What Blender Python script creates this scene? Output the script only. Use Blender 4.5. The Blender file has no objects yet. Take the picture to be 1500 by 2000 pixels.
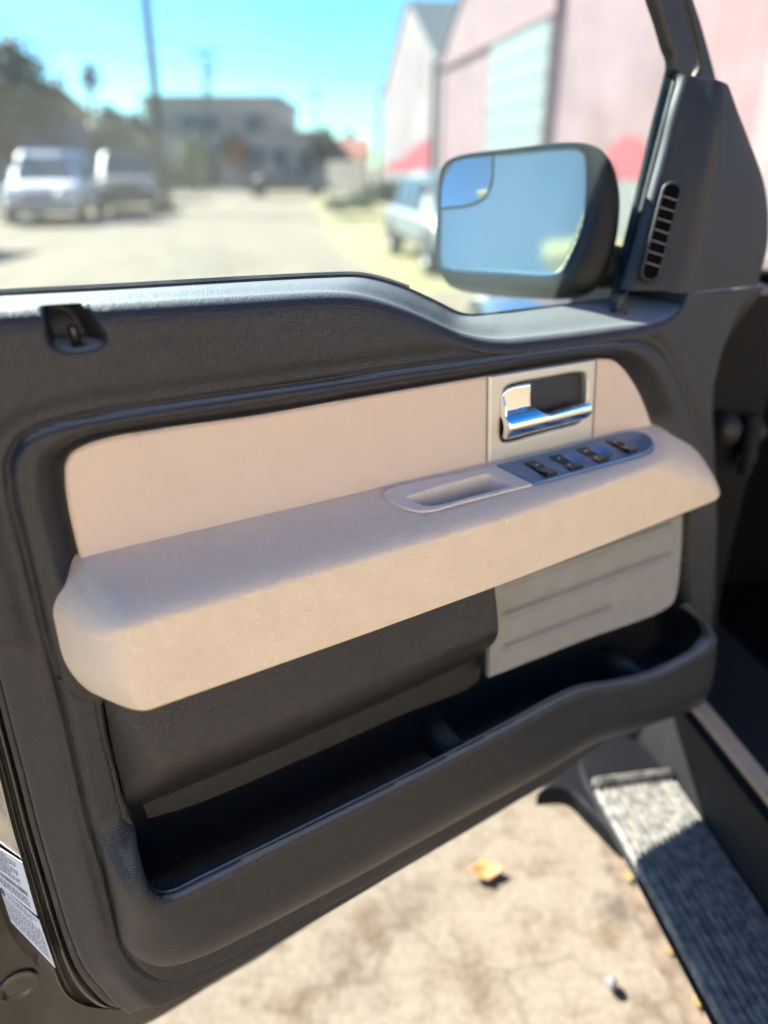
import bpy, math, random
import numpy as np
from mathutils import Vector, Matrix
random.seed(7); rng = np.random.default_rng(7)
sc = bpy.context.scene
COL = sc.collection
rad = math.radians

# ------------------------------------------------------------------ camera and frames
FP, CX, CY, HC = 1390., 750., 1000., 1.42
PT = rad(25.9)
RW = np.array([[1, 0, 0], [0, -math.sin(PT), math.cos(PT)], [0, -math.cos(PT), -math.sin(PT)]])
CAM = np.array([0., 0., HC])
def unit(a):
    a = np.asarray(a, float); return a / np.linalg.norm(a)
_H = unit([2330, -594, FP]); _V = np.array([154, 3903, FP]); _V = unit(_V - _H * (_V @ _H)); _N = np.cross(_V, _H)
if _N[2] > 0: _N = -_N
HW, VW, NW = RW @ _H, -(RW @ _V), RW @ _N     # door axes in the world: towards the hinge, up, towards the cab side
DD = 0.62
def rayd(px, py):
    return RW @ np.array([(px - CX) / FP, (py - CY) / FP, 1.])
class Frame:
    def __init__(s, O, X, Y, Z): s.O, s.X, s.Y, s.Z = map(np.asarray, (O, X, Y, Z))
    def up(s, px, py, c=0.):
        d = rayd(px, py); t = ((s.O + s.Z * c - CAM) @ s.Z) / (d @ s.Z); q = CAM + d * t - s.O
        return np.array([q @ s.X, q @ s.Y])
    def w(s, a, b, c):
        a, b, c = np.broadcast_arrays(np.asarray(a, float), b, c)
        return s.O + a[..., None] * s.X + b[..., None] * s.Y + c[..., None] * s.Z
DOOR = Frame(CAM - NW * DD, HW, VW, NW)
def dp(px, py, w=0.):
    """a point of the door, w metres proud of the trim plane"""
    a = DOOR.up(px, py, w); return DOOR.w(a[0], a[1], w)
def gp(px, py, z=0.):
    d = rayd(px, py); return CAM + d * (z - HC) / d[2]
def yp(px, py, Y):
    d = rayd(px, py); return CAM + d * Y / d[1]

# ------------------------------------------------------------------ curves
def catmull(P, n, closed=False):
    P = np.asarray(P, float)
    if len(P) == 2:
        t = np.linspace(0, 1, n + 1)[:, None]; return P[0] * (1 - t) + P[1] * t
    if closed: Q = np.vstack([P[-1], P, P[0], P[1]]); m = len(P)
    else: Q = np.vstack([2 * P[0] - P[1], P, 2 * P[-1] - P[-2]]); m = len(P) - 1
    out = []
    for i in range(m):
        p0, p1, p2, p3 = Q[i:i + 4]
        d1 = max(np.linalg.norm(p1 - p0), 1e-9) ** .5; d2 = max(np.linalg.norm(p2 - p1), 1e-9) ** .5; d3 = max(np.linalg.norm(p3 - p2), 1e-9) ** .5
        m1 = (p1 - p0) / d1 - (p2 - p0) / (d1 + d2) + (p2 - p1) / d2
        m2 = (p2 - p1) / d2 - (p3 - p1) / (d2 + d3) + (p3 - p2) / d3
        m1 *= d2; m2 *= d2
        for k in range(n):
            t = k / n
            out.append((2*t**3-3*t*t+1)*p1 + (t**3-2*t*t+t)*m1 + (-2*t**3+3*t*t)*p2 + (t**3-t*t)*m2)
    if not closed: out.append(P[-1])
    return np.array(out)
def outline(pts, n=6, fr=DOOR, c=0.):
    """closed outline from photo points; a trailing 's' keeps a sharp corner, a number sets its own height"""
    uv, sharp = [], []
    for p in pts:
        cc = c; s = False
        for e in p[2:]:
            if e == 's': s = True
            else: cc = e
        uv.append(fr.up(p[0], p[1], cc)); sharp.append(s)
    uv = np.array(uv); N = len(uv)
    if not any(sharp): return catmull(uv, n, True)
    k0 = sharp.index(True); uv = np.roll(uv, -k0, 0); sharp = sharp[k0:] + sharp[:k0]
    idx = [i for i in range(N) if sharp[i]] + [N]
    uv = np.vstack([uv, uv[0]]); out = []
    for a, b in zip(idx[:-1], idx[1:]):
        out.append(catmull(uv[a:b + 1], n)[:-1] if b - a > 1 else uv[a:a + 1])
    return np.vstack(out)
def sdf(P, poly, closed=True):
    """signed distance (inside positive) and nearest boundary point"""
    n = len(poly); best = np.full(len(P), 1e9); near = np.zeros_like(P); ins = np.zeros(len(P), bool)
    for i in range(n if closed else n - 1):
        a = poly[i]; b = poly[(i + 1) % n]; e = b - a; L = e @ e
        if L < 1e-16: continue
        t = np.clip(((P - a) @ e) / L, 0, 1); q = a + t[:, None] * e
        d = ((P - q) ** 2).sum(1); m = d < best
        best[m] = d[m]; near[m] = q[m]
        if closed and a[1] != b[1]:
            c = ((a[1] > P[:, 1]) != (b[1] > P[:, 1]))
            ins ^= c & (P[:, 0] < (b[0] - a[0]) * (P[:, 1] - a[1]) / (b[1] - a[1]) + a[0])
    d = np.sqrt(best)
    return (np.where(ins, d, -d) if closed else d), near
def sstep(a, b, x):
    t = np.clip((x - a) / (b - a), 0, 1); return t * t * (3 - 2 * t)
def smin(a, b, k):
    h = np.clip(.5 + .5 * (b - a) / k, 0, 1); return b * (1 - h) + a * h - k * h * (1 - h)
def rnd(d, r):
    """round an edge of radius r"""
    q = np.clip(d, 0, r); return np.sqrt(np.maximum(r * r - (r - q) ** 2, 0)) - r

# ------------------------------------------------------------------ mesh helpers
def mk(name, verts, faces, mat, parent=None, smooth=True, mats=None, fm=None):
    me = bpy.data.meshes.new(name)
    verts = np.asarray(verts, float)
    me.from_pydata(verts.tolist(), [], [tuple(f) for f in faces])
    for m in (mats or [mat]): me.materials.append(m)
    if fm is not None: me.polygons.foreach_set('material_index', fm)
    if smooth: me.polygons.foreach_set('use_smooth', [True] * len(me.polygons))
    me.validate(); me.update()
    o = bpy.data.objects.new(name, me); COL.objects.link(o)
    if parent: adopt(o, parent)
    return o
def adopt(o, parent):
    o.parent = parent; o.matrix_parent_inverse = worldm(parent).inverted()
def worldm(o):
    m = Matrix.LocRotScale(o.location, o.rotation_euler, o.scale)
    return (worldm(o.parent) @ o.matrix_parent_inverse @ m) if o.parent else m
def thing(name, label, cat, loc, group=None):
    o = bpy.data.objects.new(name, None); COL.objects.link(o); o.location = loc; o.empty_display_size = .1
    o['label'] = label; o['category'] = cat
    if group: o['group'] = group
    return o
def tag(o, label=None, cat=None, group=None, kind=None):
    if label: o['label'] = label
    if cat: o['category'] = cat
    if group: o['group'] = group
    if kind: o['kind'] = kind
    return o
def copy_thing(r, loc, label):
    c = r.copy(); COL.objects.link(c); c.location = loc; c['label'] = label
    for ch in [x for x in bpy.data.objects if x.parent == r]:
        d = ch.copy(); COL.objects.link(d); d.parent = c
    return c
class MB:
    def __init__(s): s.v = []; s.f = []; s.m = []
    def add(s, v, f, m=0):
        k = len(s.v); s.v += [tuple(x) for x in v]; s.f += [tuple(i + k for i in q) for q in f]; s.m += [m] * len(f); return s
    def box(s, c, size, ax=None, m=0, bev=0.):
        c = np.asarray(c, float); ax = np.eye(3) if ax is None else np.asarray(ax, float); h = np.asarray(size, float) / 2
        if bev <= 0:
            v = [c + ax[0] * h[0] * x + ax[1] * h[1] * y + ax[2] * h[2] * z for x in (-1, 1) for y in (-1, 1) for z in (-1, 1)]
            f = [(0, 1, 3, 2), (4, 6, 7, 5), (0, 4, 5, 1), (2, 3, 7, 6), (0, 2, 6, 4), (1, 5, 7, 3)]
            return s.add(v, f, m)
        v = []; b = min(bev, h.min() * .9)
        rings = []
        for z, ins in ((-h[2], b), (-h[2] + b, 0), (h[2] - b, 0), (h[2], b)):
            X, Y = h[0] - ins, h[1] - ins; r = []
            for sx, sy in ((1, 1), (-1, 1), (-1, -1), (1, -1)):
                pts = [(sx * X, sy * (Y - b)), (sx * (X - b), sy * Y)]
                if sx * sy < 0: pts.reverse()
                r += pts
            rings.append([c + ax[0] * x + ax[1] * y + ax[2] * z for x, y in r])
        return s.loft(rings, closed=True, cap=True, m=m)
    def loft(s, rings, closed=False, cap=False, m=0):
        n = len(rings[0]); v = [p for r in rings for p in r]; f = []
        for i in range(len(rings) - 1):
            for j in range(n if closed else n - 1):
                k = (j + 1) % n; f.append((i * n + j, i * n + k, (i + 1) * n + k, (i + 1) * n + j))
        if cap: f.append(tuple(range(n))[::-1]); f.append(tuple((len(rings) - 1) * n + j for j in range(n)))
        return s.add(v, f, m)
    def tube(s, pts, r, n=10, m=0, cap=True):
        pts = [np.asarray(p, float) for p in pts]; r = r if hasattr(r, '__len__') else [r] * len(pts)
        up = np.array([0, 0, 1.]); rings = []; 
        for i, p in enumerate(pts):
            t = unit(pts[min(i + 1, len(pts) - 1)] - pts[max(i - 1, 0)])
            a = np.cross(t, up)
            if np.linalg.norm(a) < 1e-3: a = np.cross(t, [1, 0, 0])
            a = unit(a); b = np.cross(t, a)
            rings.append([p + r[i] * (math.cos(q) * a + math.sin(q) * b) for q in np.linspace(0, 2 * math.pi, n, endpoint=False)])
        return s.loft(rings, closed=True, cap=cap, m=m)
    def build(s, name, mat, parent=None, smooth=False, mats=None):
        return mk(name, s.v, s.f, mat, parent, smooth, mats, s.m if mats else None)
def shade_auto(o, deg=35):
    """smooth with sharp edges kept"""
    me = o.data; me.polygons.foreach_set('use_smooth', [True] * len(me.polygons))
    me.set_sharp_from_angle(angle=rad(deg)); return o

def HF(name, poly, wf, mat, parent, res=.003, fr=DOOR, hole=None, skirt=0., hskirt=None, res2=None):
    """relief: a fine sheet inside an outline, height wf(a, b, d) over the frame's plane"""
    lo, hi = poly.min(0) - res, poly.max(0) + res; r2 = res2 or res
    xs = np.arange(lo[0], hi[0] + res, res); ys = np.arange(lo[1], hi[1] + r2, r2)
    A, B = np.meshgrid(xs, ys, indexing='ij'); P = np.stack([A.ravel(), B.ravel()], 1)
    d, near = sdf(P, poly)
    hs = np.zeros(len(P), bool)
    if hole is not None:
        dh, nh = sdf(P, hole); dh = -dh; m = dh < d; hs = m; near = np.where(m[:, None], nh, near); d = np.where(m, dh, d)
    nx, ny = A.shape; ins = (d > 0).reshape(nx, ny)
    i, j = np.meshgrid(np.arange(nx - 1), np.arange(ny - 1), indexing='ij')
    a = i * ny + j; q = np.stack([a, a + ny, a + ny + 1, a + 1], -1).reshape(-1, 4)
    cnt = (d > 0)[q].sum(1); q = q[cnt >= 1]
    out = d <= 0; P = P.copy(); P[out] = near[out]
    # vertices just inside the edge are pulled onto it too, so the edge stays clean
    dd = np.maximum(d, 0)
    used = np.unique(q); mp = -np.ones(len(P), int); mp[used] = np.arange(len(used)); q = mp[q]
    P = P[used]; dd = dd[used]; hsu = hs[used]; outu = out[used]
    W = wf(P[:, 0], P[:, 1], dd)
    V = fr.w(P[:, 0], P[:, 1], W)
    F = q.tolist()
    if np.cross(fr.X, fr.Y) @ fr.Z < 0: F = [f[::-1] for f in F]
    if skirt or hskirt:
        from collections import Counter
        ec = {}
        for f in F:
            for k in range(4):
                e = (f[k], f[(k + 1) % 4]); key = (min(e), max(e)); ec.setdefault(key, []).append(e)
        be = [v[0] for v in ec.values() if len(v) == 1]
        V = list(map(tuple, V)); dup = {}
        def dv(i):
            if i not in dup:
                s = (hskirt if (hskirt is not None and hsu[i]) else skirt)
                dup[i] = len(V); V.append(V[i]); V.append(tuple(np.array(V[i]) - fr.Z * s))
            return dup[i]
        for a_, b_ in be:
            if a_ == b_: continue
            s = (hskirt if (hskirt is not None and hsu[a_]) else skirt)
            if not s: continue
            x, y = dv(a_), dv(b_); F.append([b_ if 0 else y, x, x + 1, y + 1])
    return mk(name, V, F, mat, parent)
def rails(name, R, mat, parent, nu=6, nv=4, solid=0., sharp=None):
    """surface through rails; each rail a list of 3-D points (same count); smooth both ways"""
    R3 = [catmull(np.array(r), nu) for r in R]; M = np.stack(R3, 1)   # along, across, 3
    M = np.stack([catmull(M[i], nv) for i in range(len(M))], 0)
    n, m, _ = M.shape; V = M.reshape(-1, 3)
    F = [(i * m + j, i * m + j + 1, (i + 1) * m + j + 1, (i + 1) * m + j) for i in range(n - 1) for j in range(m - 1)]
    # face the camera
    c = V.mean(0); f = F[len(F) // 2]; nn = np.cross(V[f[1]] - V[f[0]], V[f[3]] - V[f[0]])
    if nn @ (CAM - V[f[0]]) < 0: F = [x[::-1] for x in F]
    o = mk(name, V, F, mat, parent)
    if solid:
        md = o.modifiers.new('thickness', 'SOLIDIFY'); md.thickness = solid; md.offset = -1
    return o
def join(a, *bs):
    """merge meshes b into a (all unscaled)"""
    V = [list(v.co) for v in a.data.vertices]; F = [list(p.vertices) for p in a.data.polygons]
    for b in bs:
        k = len(V); V += [list(v.co) for v in b.data.vertices]; F += [[i + k for i in p.vertices] for p in b.data.polygons]
        me = b.data; bpy.data.objects.remove(b); bpy.data.meshes.remove(me)
    m = a.data.materials[0]; me = bpy.data.meshes.new(a.name); me.from_pydata(V, [], F); me.materials.append(m)
    me.polygons.foreach_set('use_smooth', [True] * len(me.polygons)); a.data = me; return a

# ------------------------------------------------------------------ materials
class Mat:
    def __init__(s, name, base=(.5, .5, .5), rough=.5, metal=0., spec=.5, coat=0., coat_rough=.05):
        s.m = bpy.data.materials.new(name); s.m.use_nodes = True; s.nt = s.m.node_tree; s.N = s.nt.nodes; s.L = s.nt.links
        s.b = s.N['Principled BSDF']; s.o = s.N['Material Output']
        s.b.inputs['Base Color'].default_value = (*base, 1); s.b.inputs['Roughness'].default_value = rough
        s.b.inputs['Metallic'].default_value = metal; s.b.inputs['Specular IOR Level'].default_value = spec
        s.b.inputs['Coat Weight'].default_value = coat; s.b.inputs['Coat Roughness'].default_value = coat_rough
        s.tc = s.N.new('ShaderNodeTexCoord')
    def n(s, t, **k):
        x = s.N.new(t)
        for a, v in k.items():
            if hasattr(x, a): setattr(x, a, v)
            else: x.inputs[a.replace('_', ' ')].default_value = v
        return x
    def noise(s, scale, detail=3, vec=None, rough=.5):
        x = s.n('ShaderNodeTexNoise'); x.inputs['Scale'].default_value = scale; x.inputs['Detail'].default_value = detail; x.inputs['Roughness'].default_value = rough
        s.L.new(vec or s.tc.outputs['Object'], x.inputs['Vector']); return x
    def ramp(s, src, stops):
        r = s.n('ShaderNodeValToRGB'); e = r.color_ramp.elements
        while len(e) < len(stops): e.new(.5)
        for q, (p, c) in zip(e, stops): q.position = p; q.color = (*c, 1) if len(c) == 3 else c
        s.L.new(src, r.inputs['Fac']); return r
    def mixc(s, fac, a, b, mode='MIX'):
        x = s.n('ShaderNodeMix', data_type='RGBA', blend_type=mode)
        for v, k in ((fac, 0), (a, 6), (b, 7)):
            if hasattr(v, 'is_linked'): s.L.new(v, x.inputs[k])
            else: x.inputs[k].default_value = v if k == 0 else (*v, 1)
        return x.outputs[2]
    def col(s, sock): s.L.new(sock, s.b.inputs['Base Color']); return s
    def bump(s, sock, strength, dist, prev=None):
        x = s.n('ShaderNodeBump'); x.inputs['Strength'].default_value = strength; x.inputs['Distance'].default_value = dist
        s.L.new(sock, x.inputs['Height'])
        if prev: s.L.new(prev.outputs[0], x.inputs['Normal'])
        s.L.new(x.outputs[0], s.b.inputs['Normal']); return x
def grained(name, base, rough, scale=420., bs=.5, dist=.0004, tint=.12, fine=False, spec=.5, ledge_lift=0., rv=1.):
    g = Mat(name, base, rough, spec=spec)
    wn = g.noise(scale * .35, 2)
    vm = g.n('ShaderNodeVectorMath', operation='MULTIPLY_ADD'); g.L.new(wn.outputs['Color'], vm.inputs[0]); vm.inputs[1].default_value = (.004, .004, .004); g.L.new(g.tc.outputs['Object'], vm.inputs[2])
    v = g.n('ShaderNodeTexVoronoi', feature='DISTANCE_TO_EDGE'); v.inputs['Scale'].default_value = scale; g.L.new(vm.outputs[0], v.inputs['Vector'])
    r = g.ramp(v.outputs['Distance'], [(0, (0, 0, 0)), (.28, (1, 1, 1))])
    b1 = g.bump(r.outputs[0], bs, dist)
    fn = g.noise(scale * 2.2, 2); b2 = g.bump(fn.outputs[0], bs * .35, dist * .5, b1)
    # handling marks: broad faint unevenness of colour and gloss
    w = g.noise(6, 5); rr = g.n('ShaderNodeMapRange'); g.L.new(w.outputs[0], rr.inputs[0])
    rr.inputs[1].default_value = .3; rr.inputs[2].default_value = .7; rr.inputs[3].default_value = rough - .05 * rv; rr.inputs[4].default_value = min(1, rough + .07 * rv)
    g.L.new(rr.outputs[0], g.b.inputs['Roughness'])
    dk = tuple(c * (1 - tint) for c in base); lt = tuple(min(1, c * (1 + tint)) for c in base)
    sp = g.noise(30, 4); spr = g.ramp(sp.outputs[0], [(.35, dk), (.65, lt)])
    # sparse dust specks
    base_sock = spr.outputs[0]
    if ledge_lift:   # dust-pale colour on flats that face up, put in to brighten the sunlit ledge
        ge = g.n('ShaderNodeNewGeometry'); sx = g.n('ShaderNodeSeparateXYZ'); g.L.new(ge.outputs['Normal'], sx.inputs[0]); mr_ = g.n('ShaderNodeMapRange'); g.L.new(sx.outputs['Z'], mr_.inputs[0])
        mr_.inputs[1].default_value = .72; mr_.inputs[2].default_value = .98; mr_.inputs[3].default_value = 0; mr_.inputs[4].default_value = ledge_lift
        base_sock = g.mixc(mr_.outputs[0], spr.outputs[0], (.36, .38, .37))
    du = g.noise(700, 1); dr = g.ramp(du.outputs[0], [(.74, (0, 0, 0)), (.78, (1, 1, 1))])
    cc = g.mixc(dr.outputs[0], base_sock, tuple(min(1, c * 1.5 + .03) for c in base))
    if base[0] > .3:   # small dark nicks and faint rubbed smudges
                k3 = g.noise(14, 7, rough=.7); k4 = g.ramp(k3.outputs[0], [(.56, (0, 0, 0)), (.74, (.22, .22, .22))]); cc = g.mixc(k4.outputs[0], cc, tuple(x * .72 for x in base))
    g.col(cc)
    return g.m
M = {}
M['dark'] = grained('dark_grained_plastic', (.0175, .0185, .022), .48, rv=.5, tint=.06, scale=340., bs=.6, dist=.0005, ledge_lift=.5)
M['dark_soft'] = grained('dark_leatherette', (.017, .016, .015), .45, rv=.5, tint=.06, scale=360., bs=.55, dist=.0005)
M['dark_smooth'] = grained('dark_smooth_plastic', (.016, .017, .020), .53, rv=.5, tint=.05, scale=900., bs=.15, dist=.0002)
M['tan'] = grained('tan_grained_armrest', (.76, .63, .49), .45, scale=420., bs=.8, dist=.0006, tint=.02, rv=.2)
M['tan_smooth'] = grained('tan_smooth_insert', (.60, .485, .40), .42, scale=1500., bs=.08, dist=.0001, tint=.012, rv=.3)
M['tray'] = grained('tan_tray_plastic', (.68, .59, .51), .5, scale=1200., bs=.12, dist=.0001, tint=.03)
M['speaker'] = grained('grey_speaker_cloth', (.25, .25, .24), .75, scale=1400., bs=.4, dist=.0003, tint=.05)
M['slat'] = Mat('grey_vent_slat', (.09, .095, .10), .5).m
M['bezel'] = grained('satin_bezel', (.55, .53, .49), .36, scale=2500., bs=.03, dist=.0001, tint=.02); M['bezel'].node_tree.nodes['Principled BSDF'].inputs['Metallic'].default_value = .55
M['chrome'] = Mat('chrome', (.9, .9, .88), .06, 1.).m
def _steel():
    g = Mat('sky_tinted_grey_metallic', (.20, .27, .38), .42, .6); n = g.noise(1500, 1); g.bump(n.outputs[0], .08, .0001); return g.m  # grey plate, with the reflected sky's blue put into its colour
M['switchplate'] = _steel()
M['switch'] = Mat('black_switch', (.012, .012, .013), .3).m
M['mark'] = Mat('switch_mark', (.6, .6, .6), .5).m
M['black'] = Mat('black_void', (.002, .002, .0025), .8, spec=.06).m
def _rubber(name, b, r):
    g = Mat(name, b, r); n = g.noise(40, 6); d = g.ramp(n.outputs[0], [(.45, b), (.75, tuple(x * 2.2 + .01 for x in b))]); g.col(d.outputs[0])
    n2 = g.noise(900, 2); g.bump(n2.outputs[0], .3, .0003); return g.m
M['rubber'] = _rubber('black_rubber', (.010, .011, .012), .6)
M['housing'] = Mat('black_mirror_housing', (.010, .012, .012), .55, spec=.3).m
M['gasket'] = _rubber('dusty_green_rubber', (.022, .032, .032), .5)
def _paint(name, b, dust, metal=.0):
    g = Mat(name, b, .35, metal, spec=.3, coat=.12, coat_rough=.08)
    n = g.noise(9, 8, rough=.65); r = g.ramp(n.outputs[0], [(.46, (0, 0, 0)), (.68, (.6, .6, .6))])
    g.col(g.mixc(r.outputs[0], b, dust))
    rr = g.ramp(n.outputs[0], [(.42, (.2, .2, .2)), (.7, (.6, .6, .6))]); g.L.new(rr.outputs[0], g.b.inputs['Roughness'])
    cw = g.ramp(n.outputs[0], [(.45, (1, 1, 1)), (.7, (.15, .15, .15))]); g.L.new(cw.outputs[0], g.b.inputs['Coat Weight']); return g.m
M['paint'] = _paint('ground_tinted_black_paint', (.012, .009, .008), (.032, .017, .011))  # black paint, with the reflected ground's brown put into its colour
M['paint2'] = _paint('dusty_black_paint', (.012, .012, .013), (.085, .07, .05))
M['bodypaint'] = _paint('dark_body_paint', (.012, .015, .02), (.04, .04, .04))
M['silverplug'] = Mat('bolt_metal', (.6, .62, .66), .35, .9).m

def _glass():
    m = bpy.data.materials.new('dusty_window_glass'); m.use_nodes = True; nt = m.node_tree; N = nt.nodes; L = nt.links; N.clear()
    out = N.new('ShaderNodeOutputMaterial'); tr = N.new('ShaderNodeBsdfTransparent'); tr.inputs[0].default_value = (.90, .965, .965, 1)
    gl = N.new('ShaderNodeBsdfGlossy'); gl.inputs['Roughness'].default_value = .02; gl.inputs[0].default_value = (1, 1, 1, 1)
    ge = N.new('ShaderNodeNewGeometry'); dt_ = N.new('ShaderNodeVectorMath'); dt_.operation = 'DOT_PRODUCT'; L.new(ge.outputs['Incoming'], dt_.inputs[0]); L.new(ge.outputs['Normal'], dt_.inputs[1])
    ab = N.new('ShaderNodeMath'); ab.operation = 'ABSOLUTE'; L.new(dt_.outputs['Value'], ab.inputs[0]); om = N.new('ShaderNodeMath'); om.operation = 'SUBTRACT'; om.inputs[0].default_value = 1; L.new(ab.outputs[0], om.inputs[1])
    pw = N.new('ShaderNodeMath'); pw.operation = 'POWER'; L.new(om.outputs[0], pw.inputs[0]); pw.inputs[1].default_value = 5; fr = N.new('ShaderNodeMath'); fr.operation = 'MULTIPLY_ADD'; L.new(pw.outputs[0], fr.inputs[0]); fr.inputs[1].default_value = .8; fr.inputs[2].default_value = .012
    mx = N.new('ShaderNodeMixShader'); L.new(fr.outputs[0], mx.inputs[0]); L.new(tr.outputs[0], mx.inputs[1]); L.new(gl.outputs[0], mx.inputs[2])
    df = N.new('ShaderNodeBsdfTranslucent'); df.inputs[0].default_value = (.75, .85, .85, 1)
    tc = N.new('ShaderNodeTexCoord'); n1 = N.new('ShaderNodeTexNoise'); n1.inputs['Scale'].default_value = 5; n1.inputs['Detail'].default_value = 6; L.new(tc.outputs['Object'], n1.inputs[0])
    v = N.new('ShaderNodeTexVoronoi'); v.inputs['Scale'].default_value = 160; L.new(tc.outputs['Object'], v.inputs[0])
    s = N.new('ShaderNodeMapRange'); s.inputs[1].default_value = .04; s.inputs[2].default_value = .09; s.inputs[3].default_value = .15; s.inputs[4].default_value = 0; L.new(v.outputs['Distance'], s.inputs[0])
    vc = N.new('ShaderNodeMath'); vc.operation = 'GREATER_THAN'; vc.inputs[1].default_value = .72; L.new(v.outputs['Color'], vc.inputs[0])
    sm = N.new('ShaderNodeMath'); sm.operation = 'MULTIPLY'; L.new(s.outputs[0], sm.inputs[0]); L.new(vc.outputs[0], sm.inputs[1])
    mr = N.new('ShaderNodeMapRange'); mr.inputs[1].default_value = .3; mr.inputs[2].default_value = .75; mr.inputs[3].default_value = .006; mr.inputs[4].default_value = .020; L.new(n1.outputs[0], mr.inputs[0])
    ad = N.new('ShaderNodeMath'); ad.operation = 'ADD'; L.new(sm.outputs[0], ad.inputs[0]); L.new(mr.outputs[0], ad.inputs[1])
    m2 = N.new('ShaderNodeMixShader'); L.new(ad.outputs[0], m2.inputs[0]); L.new(mx.outputs[0], m2.inputs[1]); L.new(df.outputs[0], m2.inputs[2]); L.new(m2.outputs[0], out.inputs[0])
    return m
M['glass'] = _glass()
M['mirror'] = Mat('mirror_glass', (.78, .93, .78), .05, .62).m
M['spot'] = Mat('spot_mirror_glass', (.72, .88, .86), .04, .78).m
M['bluerim'] = Mat('blue_mirror_rim', (.22, .50, .95), .25, .1).m

# ================================================================== THE PICKUP TRUCK
hinge = DOOR.w(1.13, -.75, -.09)
HD = rad(-9.0); FV = np.array([math.sin(HD), math.cos(HD), 0]); LV = np.array([-math.cos(HD), math.sin(HD), 0]); ZV = np.array([0, 0, 1.])
truck = thing('pickup_truck', 'dark pickup truck with its driver door swung open, tan armrest and grey plastic trim', 'pickup truck', (float(hinge[0]), float(hinge[1]), 0.))

# ---- door trim panel -------------------------------------------------------
TOP = [(-190, 615), (-90, 610), (0, 604), (200, 592), (500, 576), (640, 569), (700, 571), (745, 580), (800, 598), (860, 624), (920, 650), (985, 661), (1060, 656), (1200, 639), (1290, 625), (1322, 610), (1339, 592), (1346, 573)]
top_uv = catmull(np.array([DOOR.up(*p) for p in TOP]), 6)
LEFTE = [(252, 1978), (224, 1957), (196, 1926), (165, 1888), (137, 1825), (105, 1720), (75, 1615), (52, 1524), (21, 1405), (-8, 1290)]
BOT = [(1485, 558), (1465, 660), (1452, 705), (1441, 760), (1438, 860), (1432, 1000), (1425, 1150), (1408, 1250), (1395, 1330), (1378, 1372), (1340, 1395), (1240, 1432), (1180, 1456), (1120, 1500), (1000, 1580), (850, 1668), (600, 1815), (400, 1930), (335, 1962), (290, 1977)]
left_uv = catmull(np.array([DOOR.up(x, y, -.03) for x, y in LEFTE]), 5)
bot_uv = catmull(np.array([DOOR.up(x, y, 0 if y > 700 else -.01) for x, y in BOT]), 5)
u0 = left_uv[-1][0]
corner = np.array([[u0 - .004, left_uv[-1][1] + .12], [u0 - .01, -.2], [u0 - .02, top_uv[0][1] - .02]])
seamR = np.array([DOOR.up(1400, 567), DOOR.up(1455, 561, -.005)])
PANEL = np.vstack([top_uv, seamR, bot_uv, left_uv, corner])
# grooves (photo-traced, on the trim plane)
GA = [(105, 1300), (68, 1156), (44, 1060), (29, 1000), (19, 950), (17, 915), (23, 887), (43, 857), (83, 835), (150, 817), (300, 792), (500, 763), (640, 742), (800, 718), (900, 705), (1060, 682), (1180, 668), (1240, 668), (1280, 680), (1300, 702), (1324, 750), (1352, 822), (1380, 900), (1395, 1000), (1392, 1100), (1388, 1240),
      (1385, 1330), (1340, 1378), (1240, 1415), (1150, 1470), (1080, 1522), (900, 1622), (700, 1735), (500, 1842), (385, 1898), (315, 1914), (273, 1895), (245, 1856), (224, 1772), (203, 1685), (175, 1597), (140, 1440)]
A_uv = outline(GA)
INS = [(155, 1093, 's'), (145, 1045), (133, 993), (126, 933), (128, 903), (140, 883), (167, 867), (213, 853), (300, 838), (500, 811), (955, 733), (1167, 700), (1198, 702), (1222, 722), (1250, 768), (1272, 822, 's'), (1158, 851), (953, 900), (500, 1010)]
INS_uv = outline(INS, c=-.008)
WELL = outline([(196, 1366, 's'), (210, 1440), (231, 1527), (245, 1573), (262, 1620), (255, 1720), (275, 1830), (330, 1865), (600, 1745), (900, 1580), (1150, 1440), (1330, 1372), (1382, 1300), (1385, 1230), (1345, 1180), (1340, 1000, 's')])
PINR = outline([(100, 594), (93, 612), (96, 645), (104, 670), (125, 679), (160, 680), (196, 670), (205, 660), (194, 640), (178, 610), (160, 595), (130, 589)])
ridgeR = np.array([DOOR.up(*p) for p in [(1472, 480), (1440, 600), (1405, 690), (1388, 760), (1384, 820), (1390, 930), (1396, 1050), (1392, 1180), (1380, 1290), (1375, 1370)]])
UR = [DOOR.up(*p)[0] for p in ((200, 592), (1200, 639), (1300, 622), (1345, 580))]
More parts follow.
